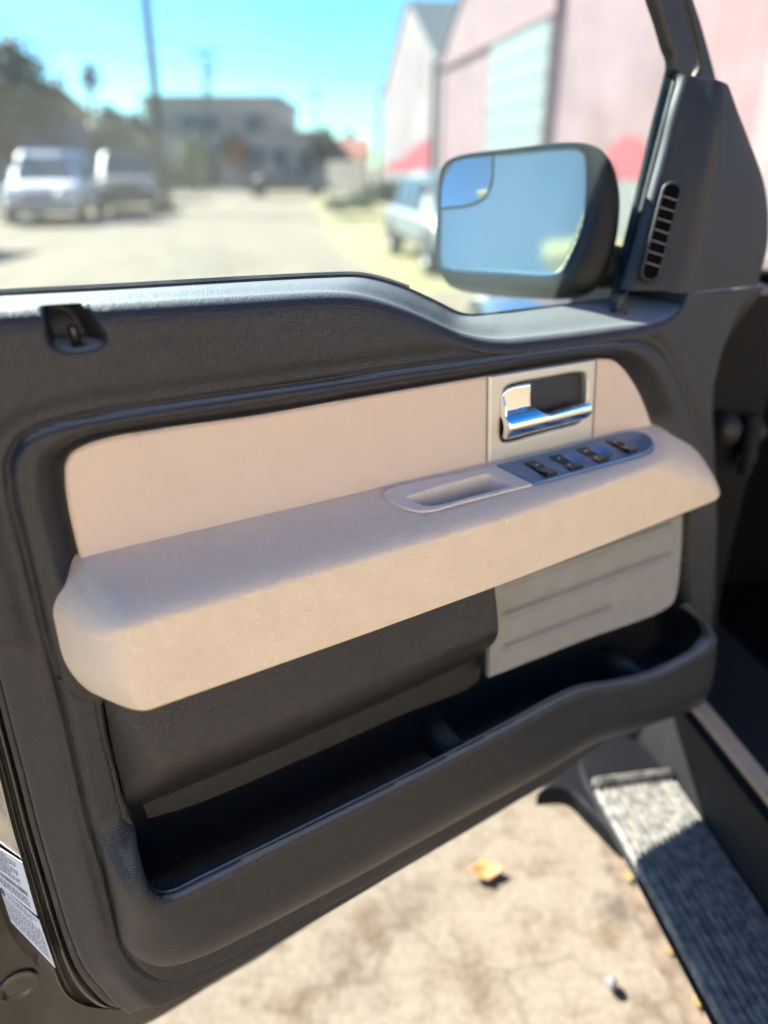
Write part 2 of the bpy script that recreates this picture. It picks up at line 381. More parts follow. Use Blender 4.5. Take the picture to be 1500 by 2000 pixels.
def f_panel(U, V, d):
    P = np.stack([U, V], 1); w = np.zeros(len(U))
    dt, _ = sdf(P, top_uv, False)
    rt = np.interp(U, UR, [.022, .022, .014, .004]); w += np.where(V > -.14, np.sqrt(np.maximum(rt ** 2 - (rt - np.clip(dt, 0, rt)) ** 2, 0)) - rt, 0)
    w += rnd(np.where(dt < .03, 1, d), .006)
    dl, _ = sdf(P, left_uv, False); w -= .022 * (1 - sstep(0, .034, dl)) * sstep(-.2, -.24, V) * 1.0
    # right return: the trim turns back towards the hinge
    ur = np.interp(-V, -ridgeR[:, 1], ridgeR[:, 0]); w -= .55 * np.maximum(smin(U - ur, np.full(len(U), .08), .02), 0) * sstep(-.05, -.14, V) * sstep(0, .02, U - ur)
    dA, _ = sdf(P, A_uv); dI, _ = sdf(P, INS_uv)
    inA = dA > 0
    t = np.clip(dA / (dA + np.maximum(-dI, 0) + 1e-6), 0, 1)
    w += np.where(inA, .006 * sstep(0, .006, dA) - .022 * sstep(.42, 1, t) * sstep(-.40, -.34, V), 0)
    w -= .006 * np.exp(-(dA / .0022) ** 2)
    w -= .010 * np.exp(-((dA + .009) / .009) ** 2) * (dA < .004) * .35
    dW, _ = sdf(P, WELL); w = np.where(dW > 0, w - .11 * sstep(0, .008, dW), w)
    dP, _ = sdf(P, PINR); w = w - .034 * sstep(-.004, .007, dP)
    return w
panel = HF('door_trim_panel', PANEL, f_panel, M['dark'], truck, res=.0026)
# top ledge from the rounded edge back to the glass
TBk = [(-190, 594), (-90, 586), (0, 578), (200, 567), (500, 549), (640, 542), (700, 541), (745, 549), (800, 567), (850, 590), (905, 615), (975, 612), (1050, 603), (1150, 590), (1205, 583), (1222, 577), (1226, 571), (1227, 567)]
_rt = [.022] * 14 + [.018, .012, .006, .003]
ft = []
def wb(x, y): return -.052 - .065 * max(0, DOOR.up(x, y, -.08)[0])
for (x, y), r in zip(TOP, _rt):
    q = DOOR.up(x, y); ft.append(DOOR.w(q[0], q[1], -r))
assert len(TOP) == len(TBk) == len(_rt)
bk_ = [dp(x, y, wb(x, y)) for x, y in TBk]
tuv = np.array([DOOR.up(*p) for p in TOP]); tg_ = np.gradient(tuv, axis=0); nr_ = np.stack([tg_[:, 1], -tg_[:, 0]], 1); nr_ /= np.linalg.norm(nr_, axis=1)[:, None]; nr_[nr_[:, 1] > 0] *= -1
nr_[-3:] = [[.45, -.89], [.8, -.6], [.98, -.2]]
def arc(phi, o): return [DOOR.w(q[0] + n_[0] * (r * (1 - math.cos(phi)) - o * math.cos(phi)), q[1] + n_[1] * (r * (1 - math.cos(phi)) - o * math.cos(phi)), -r + r * math.sin(phi) + o * math.sin(phi)) for q, n_, r in zip(tuv, nr_, _rt)]
led = rails('ledge', [arc(rad(78), -.0006), arc(rad(66), .0002), arc(rad(45), .0004), arc(rad(20), .0004), arc(0, .0003), [.55 * a + .45 * c + VW * (.0015 if i < 14 else 0) for i, (a, c) in enumerate(zip(ft, bk_))], bk_], M['dark'], truck, nu=26, nv=4)
me = led.data; keep = []; Vv = np.array([tuple(v.co) for v in me.vertices])
for p in me.polygons:
    c = Vv[list(p.vertices)].mean(0) - DOOR.O; keep.append((c @ DOOR.X, c @ DOOR.Y) if c @ DOOR.Z > -.021 else (9., 9.))
dk = sdf(np.array(keep), PINR)[0]
nm = bpy.data.meshes.new('ledge'); nm.from_pydata(Vv.tolist(), [], [tuple(p.vertices) for p, d_ in zip(me.polygons, dk) if d_ < -.0045]); nm.materials.append(M['dark']); led.data = nm
panel = join(panel, led)
panel['label'] = 'dark grey grained door trim with a sunlit top ledge'

# belt seal (thin black lip) and outer belt moulding
def strip(name, px, w0, w1, dv, mat, parent, nu=6):
    a = [dp(x, y, w0 + wb(x, y)) for x, y in px]
    top = [np.array(p) + VW * dv for p in a]; b = [np.array(p) + NW * (w1 - w0) for p in top]
    return rails(name, [a, top, b, [np.array(p) - VW * dv * 2 for p in b]], mat, parent, nu, 1)
bs_px = TBk[:11] + [(940, 617), (1000, 610), (1100, 598), (1200, 585)]
strip('belt_seal', bs_px, -.0002, -.006, .0025, M['rubber'], truck)
strip('belt_moulding', [(x, y - 3) for x, y in TBk[:9]], -.018, -.04, .004, M['bodypaint'], truck)

# lock pin in its recess and the round button on the ledge
b = MB(); base = dp(151, 676, -.017); topp = dp(139, 634, -.017) 
ax = topp - base
b.tube([base - ax * .1, base + ax * .82, base + ax * .93, base + ax * 1.0, base + ax * 1.03], [.0040, .0040, .0036, .0022, .0004], 16)
pin = b.build('lock_pin', M['switch'], panel, True)
b = MB(); b.tube([base - ax * .12, base + ax * .04, base + ax * .06], [.0085, .0085, .006], 20); b.build('lock_pin_collar', M['rubber'], panel, True)
b = MB(); kb = dp(1206, 607, -.060); vu = VW
b.tube([kb - vu * .004, kb + vu * .001, kb + vu * .002], [.013, .013, .010], 24); b.tube([kb, kb + vu * .012], [.0065, .0065], 20)
b.tube([kb + vu * .010, kb + vu * .019, kb + vu * .0215, kb + vu * .022], [.0105, .0105, .009, .004], 24)
shade_auto(b.build('ledge_button', M['dark_smooth'], panel, True))

# ---- tan inserts and handle bezel
def f_flat(h, r=.0025): return lambda U, V, d: h + rnd(d, r)
I1 = outline([(157, 1088), (146, 1045), (135, 993), (128, 933), (130, 905), (142, 885), (169, 869), (215, 855), (300, 840), (500, 812), (700, 777), (953, 735, 's'), (951, 912, 's'), (500, 1022, 's'), (163, 1103, 's')], c=-.008)
I2 = outline([(1169, 701, 's'), (1198, 703), (1222, 723), (1250, 768), (1276, 834, 's'), (1160, 862, 's')], c=-.008)
HF('trim_insert', I1, f_flat(-.008), M['tan_smooth'], truck, res=.003, skirt=.01)
HF('trim_insert', I2, f_flat(-.008), M['tan_smooth'], truck, res=.0022, skirt=.01)
BZ = outline([(956, 734, 's'), (1166, 701, 's'), (1157, 863, 's'), (954, 909, 's')], c=-.006)
BH = outline([(982, 775), (986, 760), (998, 752), (1060, 740), (1132, 728), (1143, 731), (1147, 742), (1145, 790), (1140, 815), (1130, 826), (1060, 845), (992, 864), (981, 861), (978, 850), (980, 810)], c=-.006)
bez = HF('handle_bezel', BZ, lambda U, V, d: -.006 + rnd(d, .003), M['bezel'], truck, res=.0015, hole=BH, skirt=.012, hskirt=.010)
# cup behind the lever
cupo = BH
mid = cupo.mean(0)
rings = []
for k, (s_, w_) in enumerate([(1.02, -.012), (1.0, -.018), (.97, -.040), (.80, -.048), (0.0, -.048)]):
    q = mid + (cupo - mid) * s_; rings.append([DOOR.w(p[0], p[1], w_) for p in q])
mb = MB(); mb.loft(rings, closed=True); mb.build('handle_cup', M['dark_smooth'], bez, True)
LVp = outline([(982, 768, 's'), (998, 757), (1041, 748, 's'), (1041, 792), (1049, 803), (1062, 806, 's'), (1138, 784, 's'), (1143, 796), (1139, 813), (1128, 824), (1060, 842), (994, 860), (985, 858), (981, 845), (980, 800)], c=-.004)
pbar0, pbar1 = DOOR.up(985, 838, .006), DOOR.up(1141, 800, .006)
def f_lever(U, V, d):
    e = (pbar1 - pbar0); L = np.linalg.norm(e); e = e / L; n = np.array([-e[1], e[0]])
    q = (U - pbar0[0]) * n[0] + (V - pbar0[1]) * n[1]      # across the bar
    bar = .016 * np.sqrt(np.maximum(1 - (q / .0165) ** 2, 0)) - .006
    plate = -.012 + .006 * sstep(.02, .0, q - .02) + .0 * U
    ul = DOOR.up(984, 800, .002)[0]
    rim = .010 * np.exp(-((U - ul - .003) / .0035) ** 2)
    return np.maximum(np.maximum(bar, plate + rim * (q > 0)), plate) + rnd(d, .0025)
HF('door_handle', LVp, f_lever, M['chrome'], bez, res=.0009, skirt=.008)

# ---- armrest ---------------------------------------------------------------
VS = DOOR.up(700, 962, -.008)[1] - .001
def hp(p1, p2, k, w=0.):
    a, b_ = DOOR.up(*p1, w), DOOR.up(*p2, w); e = unit(b_ - a); n = np.array([-e[1], e[0]])
    return lambda U, V: w + k * ((U - a[0]) * n[0] + (V - a[1]) * n[1])
KT = 4.0
def arm_w(U, V):
    top = np.minimum(KT * (VS - V), .5) - .004
    front = .088 - .026 * sstep(.45, .98, U) + .06 * (V + .30)
    bot = .055 + 5 * (V - np.interp(U, [.09, .30, .55, .83, .95], BV))
    w = smin(top, front, .034)
    w = smin(w, bot, .022)
    for f, k in ENDS: w = smin(w, f(U, V), k)
    return w
BV = [DOOR.up(x, y, .055)[1] for x, y in ((270, 1373), (640, 1246), (1000, 1118), (1330, 1003), (1500, 943))]
ENDS = [(hp((158, 1090), (94, 1146), 3.5, -.008), .012), (hp((86, 1150), (121, 1312), 2.8), .052), (hp((119, 1300), (205, 1372), 3.2, .02), .040),
        (hp((1390, 950), (1360, 862), 1.7), .06), (hp((1300, 1022), (1385, 972), 3, .02), .04), (hp((1366, 868), (1262, 818), 1.6, -.008), .04)]
AR = np.array([[.03, VS - .001], [.03, -.42], [1.02, -.42], [1.02, VS - .001]])
AR = np.array([[DOOR.up(165, 1095)[0], VS + .004], DOOR.up(80, 1110), DOOR.up(66, 1160), DOOR.up(105, 1335), DOOR.up(170, 1390), [.09, -.42], [.9, -.40], DOOR.up(1420, 990), DOOR.up(1424, 940), DOOR.up(1382, 840), DOOR.up(1300, 805, -.004), [DOOR.up(1272, 824)[0], VS + .004]])
AR[:, 0] = AR[:, 0]
def f_arm(U, V, d): return np.maximum(arm_w(U, V), -.02 - .05 * sstep(.85, .93, U))
def near(px, py):
    """where the sight line through a photo point meets the armrest's top"""
    lo, hi = -.01, .09
    for _ in range(40):
        m = (lo + hi) / 2; v = DOOR.up(px, py, m)[1]
        if m - (KT * (VS - v) - .004) < 0: lo = m   # below the surface
        else: hi = m
    return m
arm = HF('armrest', AR, f_arm, M['tan'], truck, res=.0024, res2=.0015)
# frame lying on the armrest's top
_t = unit(-VW + KT * NW); _n = np.cross(_t, HW); _n = _n if _n @ VW > 0 else -_n
TOPF = Frame(DOOR.w(0, VS, -.004), HW, -_t, _n)
TR = outline([(746, 968, 's'), (760, 956), (800, 946), (968, 912, 's'), (1040, 949, 's'), (900, 985), (835, 1001), (800, 998), (765, 984)], fr=TOPF)
TH = outline([(792, 975, 's'), (860, 953), (948, 929, 's'), (957, 930, 's'), (994, 948, 's'), (993, 953, 's'), (920, 973), (850, 990), (827, 990), (812, 984)], fr=TOPF)
tray = HF('storage_tray', TR, lambda U, V, d: .0024 + rnd(d, .0009), M['tray'], arm, res=.0013, fr=TOPF, hole=TH, skirt=.004, hskirt=.003)
traybin = HF('tray_bin', TH, lambda U, V, d: .001 - .030 * sstep(0, .0036, d), M['tray'], arm, res=.0009, fr=TOPF)
SWo = outline([(970, 911, 's'), (1100, 878), (1215, 847), (1240, 845), (1263, 851), (1276, 868), (1268, 882), (1240, 893), (1150, 918), (1042, 948, 's')], fr=TOPF)
sw_c = [TOPF.up(x, y, .003) for x, y in ((1055, 915), (1104, 903), (1156, 888), (1213, 871))]
def f_sw(U, V, d):
    w = .0026 + rnd(d, .0018)
    for i in (1, 2):
        c = sw_c[i]; r = np.sqrt(((U - c[0] - .018) / .020) ** 2 + ((V - c[1]) / .017) ** 2); w = w - .007 * (1 - sstep(.3, 1, r))
    for c in sw_c:
        du = np.abs(U - c[0]) - .0085; dv_ = np.abs(V - c[1]) - .0185; w = w - .003 * (1 - sstep(-.001, .001, np.maximum(du, dv_)))
    return w
HF('switch_panel', SWo, f_sw, M['switchplate'], arm, res=.0011, fr=TOPF, skirt=.004)
# cut hole in armrest top: push the armrest under the tray and the switch panel
me = arm.data; n = len(me.vertices); co = np.empty(n * 3); me.vertices.foreach_get('co', co); co = co.reshape(-1, 3)
q = co - TOPF.O; P2 = np.stack([q @ TOPF.X, q @ TOPF.Y], 1); h = q @ TOPF.Z
dT, _ = sdf(P2, TH); dS, _ = sdf(P2, TR); dQ, _ = sdf(P2, SWo)
push = np.where(dT > -.0015, .046 * sstep(-.0015, .001, dT), 0) + np.where((dS > .0015) | (dQ > .0015), .0, 0)
close = np.abs(h) < .045
co -= (push * close)[:, None] * _n + ((np.maximum(dS, dQ) > .0015) & close & (push == 0))[:, None] * _n * .003
co -= ((np.maximum(dQ, -1) > .003) & close)[:, None] * _n * .007
me.vertices.foreach_set('co', co.ravel()); me.update()
for i, c in enumerate(sw_c):
    wd, ln = (.0085, .020) if i in (0, 3) else (.0098, .020)
    prof = [(-ln, -.001), (-ln, .003), (-ln * .25, .0048 if i in (0, 3) else .0032), (ln * .1, .0042 if i in (0, 3) else .0022), (ln * .98, .0085 if i in (0, 3) else .0052), (ln, .0075), (ln, -.001)]
    mb = MB(); rr = []
    for a, hh in prof:
        ins = .0008 if hh > .003 else 0
        rr.append([TOPF.w(c[0] + sx * (wd - (ins if k == 1 else 0)), c[1] - a, z_) for sx, k, z_ in ((-1, 0, -.002), (-1, 1, hh), (1, 1, hh), (1, 0, -.002))])
    mb.loft(rr, closed=True, cap=True)
    sw = mb.build('window_switch', M['switch'], arm); shade_auto(sw, 40)
    # the small pale mark on each switch, joined as a second material
    mm = MB()
    me = sw.data; me.materials.append(M['mark'])
    for a0 in ((-.3,) if i in (0,) else (-.55, .35)):
        cc = TOPF.w(c[0], c[1] - ln * a0, np.interp(ln * a0, [p[0] + 1e-6 * k for k, p in enumerate(prof[1:6])], [p[1] for p in prof[1:6]]) + .0003)
        mm.box(cc, (.0045, .0016, .0004), (TOPF.X, TOPF.Y, TOPF.Z))
    V0 = [tuple(v.co) for v in me.vertices]; F0 = [tuple(p.vertices) for p in me.polygons]
    nm = bpy.data.meshes.new('window_switch'); nm.from_pydata(V0 + mm.v, [], F0 + [tuple(k + len(V0) for k in f) for f in mm.f]); nm.materials.append(M['switch']); nm.materials.append(M['mark'])
    nm.polygons.foreach_set('material_index', [0] * len(F0) + [1] * len(mm.f)); sw.data = nm

# ---- lower bolster, speaker cover -----------------------------------------
BO = outline([(196, 1350, 's'), (212, 1440), (233, 1527), (247, 1573), (258, 1588), (285, 1592), (300, 1622, 's'), (400, 1590), (600, 1503), (800, 1412), (950, 1345), (958, 1320, 's'), (962, 1120, 's'), (600, 1220, 's')], c=-.01)
def f_bol(U, V, d):
    vb = np.interp(U, [.07, .25, .40, .56], [DOOR.up(x, y, .035)[1] for x, y in ((300, 1515), (560, 1412), (760, 1325), (935, 1245))])
    front = .010 + .034 * sstep(-.335, -.46, V)
    w = front
    w = smin(w, .048 + 1.0 * (V - vb), .022)
    ul = np.interp(-V, [.36, .44, .50], [DOOR.up(205, 1400)[0], DOOR.up(222, 1480)[0], DOOR.up(248, 1573)[0]])
    w = smin(w, .004 + 1.5 * (U - ul), .02)
    uright = DOOR.up(957, 1250)[0]; w = smin(w, .0 + 2.2 * (uright - U), .015)
    return np.maximum(w, -.03)
HF('door_bolster', BO, f_bol, M['dark_soft'], truck, res=.0022, skirt=.02)
SPK = outline([(963, 1110, 's'), (957, 1325, 's'), (1130, 1256), (1312, 1182), (1322, 1160), (1332, 1080), (1336, 985, 's')], c=-.002)
grv = [[DOOR.up(990, 1137, -.002), DOOR.up(1308, 1024, -.002)], [DOOR.up(990, 1200, -.002), DOOR.up(1306, 1084, -.002)], [DOOR.up(990, 1263, -.002), DOOR.up(1190, 1188, -.002)]]
def f_spk(U, V, d):
    w = -.002 + rnd(d, .003); P = np.stack([U, V], 1)
    for g in grv:
        dg, _ = sdf(P, np.array(g), False); w = w + .0055 * np.exp(-(dg / .0032) ** 2) - .0035 * np.exp(-((dg - .006) / .003) ** 2)
    return w
HF('speaker_cover', SPK, f_spk, M['speaker'], truck, res=.0019, skirt=.006)

# ---- map pocket ------------------------------------------------------------
OPEN = outline([(300, 1612, 's'), (288, 1632), (281, 1680), (287, 1718), (305, 1740), (332, 1743), (400, 1711), (640, 1592), (800, 1512), (1000, 1407), (1085, 1361), (1130, 1342), (1200, 1330), (1260, 1316), (1320, 1290), (1366, 1262), (1376, 1242, .035), (1364, 1215, .018), (1332, 1186, .0, 's'), (1120, 1240, 's'), (800, 1370, 's'), (500, 1500, 's')], c=.042)
PO = outline([(170, 1352, 's'), (112, 1322, 's'), (140, 1440), (175, 1597), (203, 1685), (224, 1772, .004), (245, 1856, .018), (273, 1893, .028), (315, 1910, .032), (385, 1895, .034), (500, 1839, .034), (700, 1731, .034), (900, 1618, .034), (1060, 1526, .032), (1150, 1470, .03), (1240, 1437, .03), (1330, 1395, .026), (1374, 1350, .02), (1389, 1300, .02), (1392, 1262, .02), (1375, 1215, .02), (1345, 1175, .0, 's'),
              (1330, 1188, .0, 's'), (1120, 1250, -.01, 's'), (800, 1400, -.01, 's'), (600, 1480, -.01, 's'), (300, 1610, -.005, 's'), (262, 1600, -.002), (240, 1560, .0), (225, 1500, .0), (205, 1420, .0), (193, 1352, .0, 's')])
Alow = outline(GA[:1] + GA[1:])  # the same groove
def f_pok(U, V, d):
    P = np.stack([U, V], 1); dA = np.abs(sdf(P, A_uv, True)[0]); dO = -sdf(P, OPEN)[0]
    dPo, _ = sdf(P, PO)
    low = sstep(-.555, -.66, V); r = dPo
    tt = np.clip(r / (r + np.maximum(dO, 0) + 1e-6), 0, 1)
    full = .004 + .048 * np.sqrt(np.clip(1 - (1 - np.clip(np.maximum(tt * 1.35, r / .07), 0, 1)) ** 2, 0, 1))
    pe = DOOR.up(1334, 1184, 0.); full = full * sstep(-.005, .062, np.hypot(U - pe[0], V - pe[1]))
    side = .006 * sstep(0, .006, r) + .001
    amp = sstep(-.495, -.562, V); amp = np.maximum(amp, sstep(.25, .45, U))
    w = side * (1 - amp) + full * amp
    # lip: rounds over towards the opening
    w = w + rnd(np.clip(dO, 0, 1), .010) * amp
    w -= .012 * (1 - amp) * (1 - sstep(0, .02, dO))
    return w
pok = HF('map_pocket', PO, f_pok, M['dark'], truck, res=.0024, hole=OPEN, skirt=.004, hskirt=.006)
md = pok.modifiers.new('thickness', 'SOLIDIFY'); md.thickness = .0035; md.offset = -1
for (x0, y0, x1, y1, x2, y2) in ((838, 1392, 862, 1420, 905, 1465), (1180, 1262, 1230, 1295, 1285, 1345)):
    b = MB(); a0 = dp(x0, y0, -.04); a1 = dp(x1, y1, 0.); a2 = dp(x2, y2, .036)
    b.loft([[a + HW * .012 - VW * .05, a + HW * .012 - VW * .004, a + HW * .006, a - HW * .006, a - HW * .012 - VW * .004, a - HW * .012 - VW * .05] for a in (a0, a1, a2)], cap=True)
    b.build('pocket_divider', M['dark_smooth'], pok, True)

# ---- sail panel with demister vent ----------------------------------------
Lr = [(1335, 149, -.052), (1318, 215, -.053), (1300, 290, -.055), (1262, 430, -.056), (1238, 515, -.056), (1222, 566, -.055)]
Kr = [(1408, 160, -.012), (1407, 225, -.004), (1402, 290, -.001), (1388, 400, 0), (1365, 500, 0), (1345, 570, 0)]
Rr = [(1428, 172, -.02), (1447, 215, -.012), (1466, 262, -.010), (1503, 370, -.008), (1508, 470, -.008), (1487, 557, -.008)]
def mixp(A, B, t): return [tuple(np.array(a) * (1 - t) + np.array(b_) * t) for a, b_ in zip(A, B)]
def D3(L): return [dp(*p) for p in L]
back = lambda L, s, sh=0: [np.array(p) - NW * s + HW * sh for p in D3(L)]
rl = [back(Lr, .01), D3(Lr), D3(mixp(Lr, Kr, .3)), D3(mixp(Lr, Kr, .6)), D3(mixp(Lr, Kr, .86)), [p - NW * .002 for p in D3(mixp(Kr, Rr, .03))], D3(mixp(Kr, Rr, .3)), D3(mixp(Kr, Rr, .8)), [p - NW * .006 for p in D3(Rr)], back(Rr, .03, .002)]
# add the rounded cap at the top: one extra station behind the first
for r in rl:
    p0 = r[0]; r.insert(0, p0 + VW * .003 - NW * .003); r.insert(0, p0 + VW * .0035 - NW * .012)
sail = rails('sail_panel', rl, M['dark_smooth'], truck, nu=6, nv=4)
# seam shadow gap between sail and trim
def sailw(px, py):
    ys = [p[1] for p in Lr]; lx = np.interp(py, ys, [p[0] for p in Lr]); lw = np.interp(py, ys, [p[2] for p in Lr]) + .0062; kx = np.interp(py, [p[1] for p in Kr], [p[0] for p in Kr])
    t = (px - lx) / (kx - lx); return lw + (-.001 - lw) * t
va, vb_ = (1312, 374), (1271, 531)
def vpt(s, t, off=.0):   # s along 0..1, t across in photo pixels
    x = va[0] + (vb_[0] - va[0]) * s + t; y = va[1] + (vb_[1] - va[1]) * s + t * .18
    return dp(x, y, sailw(x, y) + off)
def stadium(r, n=10):
    out = []
    L = math.hypot(vb_[0] - va[0], vb_[1] - va[1]); 
    for k in range(n + 1): a = math.pi + math.pi * k / n; out.append((r * math.sin(a) / L, r * math.cos(a)))
    for k in range(n + 1): a = math.pi * k / n; out.append((1 + r * math.sin(a) / L, r * math.cos(a)))
    return out
vent = MB()
rg = []
for r, off in ((21, .0), (20, .0045), (17.5, .0058), (14.5, .0052), (13.8, .003)):
    rg.append([vpt(s, t, off) for s, t in stadium(r)])
vent.loft(rg, closed=True)
vf = vent.build('air_vent', M['dark_smooth'], sail, True)
vb2 = MB(); pts = [vpt(s, t, .0040) for s, t in stadium(14.6)]; vb2.add(pts, [tuple(range(len(pts)))]); hole = vb2.build('vent_dark_sheet', M['black'], sail)  # black sheet stands in for the unlit inside of the vent
for k in range(7):
    s = (k + .62) / 7.3 ; b = MB()
    rr = []
    for t in (-14.5, -7, 0, 7, 14.5):
        c = vpt(s + t * .0008, t, .0056); rr.append([c + VW * .0009 + NW * .0008, c - VW * .0009 + NW * .0008, c - VW * .0009 - NW * .0012, c + VW * .0009 - NW * .0012])
    b.loft(rr, closed=True, cap=True); b.build('vent_slat', M['slat'], sail)

# ---- window frame, glass and seals ------------------------------------------
R1 = [(1309, 92), (1292, 165), (1270, 250), (1235, 400), (1205, 520), (1190, 583)]
R2 = [(1316, 138), (1303, 190), (1290, 240), (1256, 375), (1228, 490), (1208, 580)]
R3 = [(1322, 140), (1308, 192), (1295, 242), (1261, 377), (1233, 492), (1213, 581)]
R4 = [(1338, 149), (1322, 215), (1304, 285), (1266, 428), (1241, 515), (1226, 574)]
g1 = [[dp(x, y, -.122) for x, y in R1], [dp((x + x2) / 2, (y + y2) / 2, -.117) for (x, y), (x2, y2) in zip(R1, R2)], [dp(x, y, -.113) for x, y in R2], [dp(x, y, -.104) for x, y in R3], [dp(x + 5, y, -.106) for x, y in R3], [dp(x - 8, y, -.125) for x, y in R4], [dp(x - 5, y, -.10) for x, y in R4], [dp(x - 2, y, -.066) for x, y in R4]]
fr_in = outline([(1262, -60, 's'), (1279, 0), (1294, 45), (1307, 92), (1315, 112), (1318, 138), (1330, 152, 's'), (1356, 152, 's'), (1363, 130), (1360, 95), (1350, 50), (1337, 0), (1320, -60, 's')], c=-.100)
wfm = HF('window_frame', fr_in, lambda U, V, d: -.100 + rnd(d, .010), M['dark_smooth'], truck, res=.002, skirt=.004)
rails('glass_run_channel', g1, M['gasket'], wfm, nu=5, nv=3)
fr_out = outline([(1326, -60, 's'), (1342, 0), (1356, 48), (1367, 95), (1370, 130), (1362, 156, 's'), (1404, 160, 's'), (1388, 100), (1371, 40), (1358, 0), (1340, -60, 's')], c=-.122)
HF('frame_outer_rail', fr_out, lambda U, V, d: -.122 + rnd(d, .006), M['dark_smooth'], wfm, res=.002, skirt=.02)
pts = [dp(x, y, -.109) for x, y in ((1323, -60), (1340, 0), (1352, 45), (1363, 92), (1367, 128), (1360, 150))]
b = MB(); b.tube(catmull(pts, 4), .0035, 8); b.build('frame_rubber_bead', M['rubber'], wfm, True)
# rest of the frame above and behind (beyond the picture)
t0 = DOOR.up(1300, -60, -.112)
def gw(u): return -.0565 - .0655 * max(u, -.1)      # plane of the pane
b = MB(); pp = [DOOR.w(u, v, gw(u) - .008) for u, v in ((t0[0] + .012, t0[1] - .01), (t0[0] - .05, t0[1] + .10), (t0[0] - .18, t0[1] + .19), (.35, t0[1] + .235), (.06, t0[1] + .22), (-.035, t0[1] + .15), (-.06, .2), (-.06, -.1))]
b.tube(catmull(pp, 5), .022, 10); b.build('frame_header', M['dark_smooth'], wfm, True)
gl = [DOOR.up(x, y, -.112) for x, y in ((1208, 640), (1209, 583), (1243, 430), (1293, 210), (1316, 110))]
gp_ = np.array([[-.06, -.12]] + [list(g) for g in gl] + [[t0[0] - .04, t0[1] + .09], [t0[0] - .18, t0[1] + .18], [.35, t0[1] + .225], [.06, t0[1] + .21], [-.03, t0[1] + .14]])
v = [DOOR.w(p[0], p[1], gw(p[0]) + o_) for o_ in (0, -.004) for p in gp_]; n = len(gp_)
mk('window_glass', v, [tuple(range(n)), tuple(range(n, 2 * n))[::-1]] + [(i, (i + 1) % n, n + (i + 1) % n, n + i) for i in range(n)], M['glass'], truck, False)

# ---- door shell (painted metal) ---------------------------------------------
TE = [(-152, 600), (-106, 830), (-60, 1050), (-34, 1180), (-8, 1290), (21, 1405), (52, 1524), (75, 1615), (105, 1720), (137, 1825), (165, 1888), (196, 1926), (238, 1966), (262, 1968)]
HM = [(-204, 600), (-157, 830), (-110, 1050), (-84, 1180), (-56, 1290), (-30, 1405), (1, 1524), (24, 1615), (55, 1720), (88, 1835), (108, 1900), (133, 1947), (172, 1966), (235, 1972)]
m1 = [(.75 * a[0] + .25 * c[0], .75 * a[1] + .25 * c[1]) for a, c in zip(TE, HM)]; m2 = [(.5 * a[0] + .5 * c[0], .5 * a[1] + .5 * c[1]) for a, c in zip(TE, HM)]; m3 = [(.15 * a[0] + .85 * c[0], .15 * a[1] + .85 * c[1]) for a, c in zip(TE, HM)]
rails('door_seal', [[dp(x + 4, y - 2, -.045) for x, y in TE], [dp(x - 2, y + 1, -.034) for x, y in TE], [dp(x, y, -.040) for x, y in m1], [dp(x, y, -.058) for x, y in m1]], M['rubber'], truck, nu=5)
shell = rails('door_shell', [[dp(x, y, -.060) for x, y in m1], [dp(x - 2, y, -.056) for x, y in m1], [dp(x, y, -.052) for x, y in m2], [dp(x, y, -.064) for x, y in [(.3 * a[0] + .7 * c[0], .3 * a[1] + .7 * c[1]) for a, c in zip(TE, HM)]], [dp(x, y, -.066) for x, y in m3], [dp(x, y, -.060) for x, y in HM], [dp(x - 2, y, -.0625) for x, y in HM]], M['paint2'], truck, nu=5)
# end face: canted, runs outwards from the hem
huv = catmull(np.array([DOOR.up(x - 1, y + 1, -.0615) for x, y in HM]), 5)
tg = np.gradient(huv, axis=0); nn = np.stack([tg[:, 1], -tg[:, 0]], 1); nn /= np.linalg.norm(nn, axis=1)[:, None]
if nn[0][0] > 0: nn = -nn
ang = sstep(0, 1, np.clip((nn[:, 1] * -1), 0, 1))
cols = []
for k, (off, w_) in enumerate([(0, -.062), (.002, -.068), (.0375, -.166), (.038, -.178)]):
    q = huv + nn * off; cols.append([DOOR.w(p[0], p[1], w_) for p in q])
b = MB(); b.loft([list(c) for c in cols]); ef = b.build('door_end_face', M['paint'], truck, True)
# outer skin and the rest of the shell's rim
skin = np.vstack([[[-.08, -.03]], [[huv[0][0] - .05, huv[0][1] - .03]], [DOOR.up(x, y, -.10) for x, y in ((60, 2010),)], [[.13, -.77], [.45, -.775], [.72, -.77], [1.0, -.75], [1.07, -.70], [1.10, -.5], [1.12, -.2], [1.05, -.115], [.8, -.11], [.6, -.09], [.4, -.05]]])
b = MB(); n = len(skin); fr_ = [DOOR.w(p[0], p[1], -.085 if p[0] > .12 else -.180) for p in skin]; bk = [DOOR.w(p[0], p[1] + (.02 if p[1] < -.65 and p[0] > .12 else 0), -.13 if p[0] > .12 else -.186) for p in skin]
ctr = skin.mean(0)
bk2 = [DOOR.w(p[0], max(p[1], -.64) - (.03 if p[1] > -.12 else 0), -.225 if -.7 < p[1] < -.1 else -.20) for p in skin]
inner = [DOOR.w(*(ctr + (p - ctr) * .96), -.075 if p[0] > .12 else -.176) for p in skin]
b.loft([inner, fr_, bk, bk2], closed=True); k = len(b.v); b.add(bk2, [tuple(range(n))]); sk = b.build('door_outer_skin', M['paint'], truck)
ef['label'] = 'black painted door end, reflected ground brown in its colour, with a white label and oval plug'
# plug and label on the end face

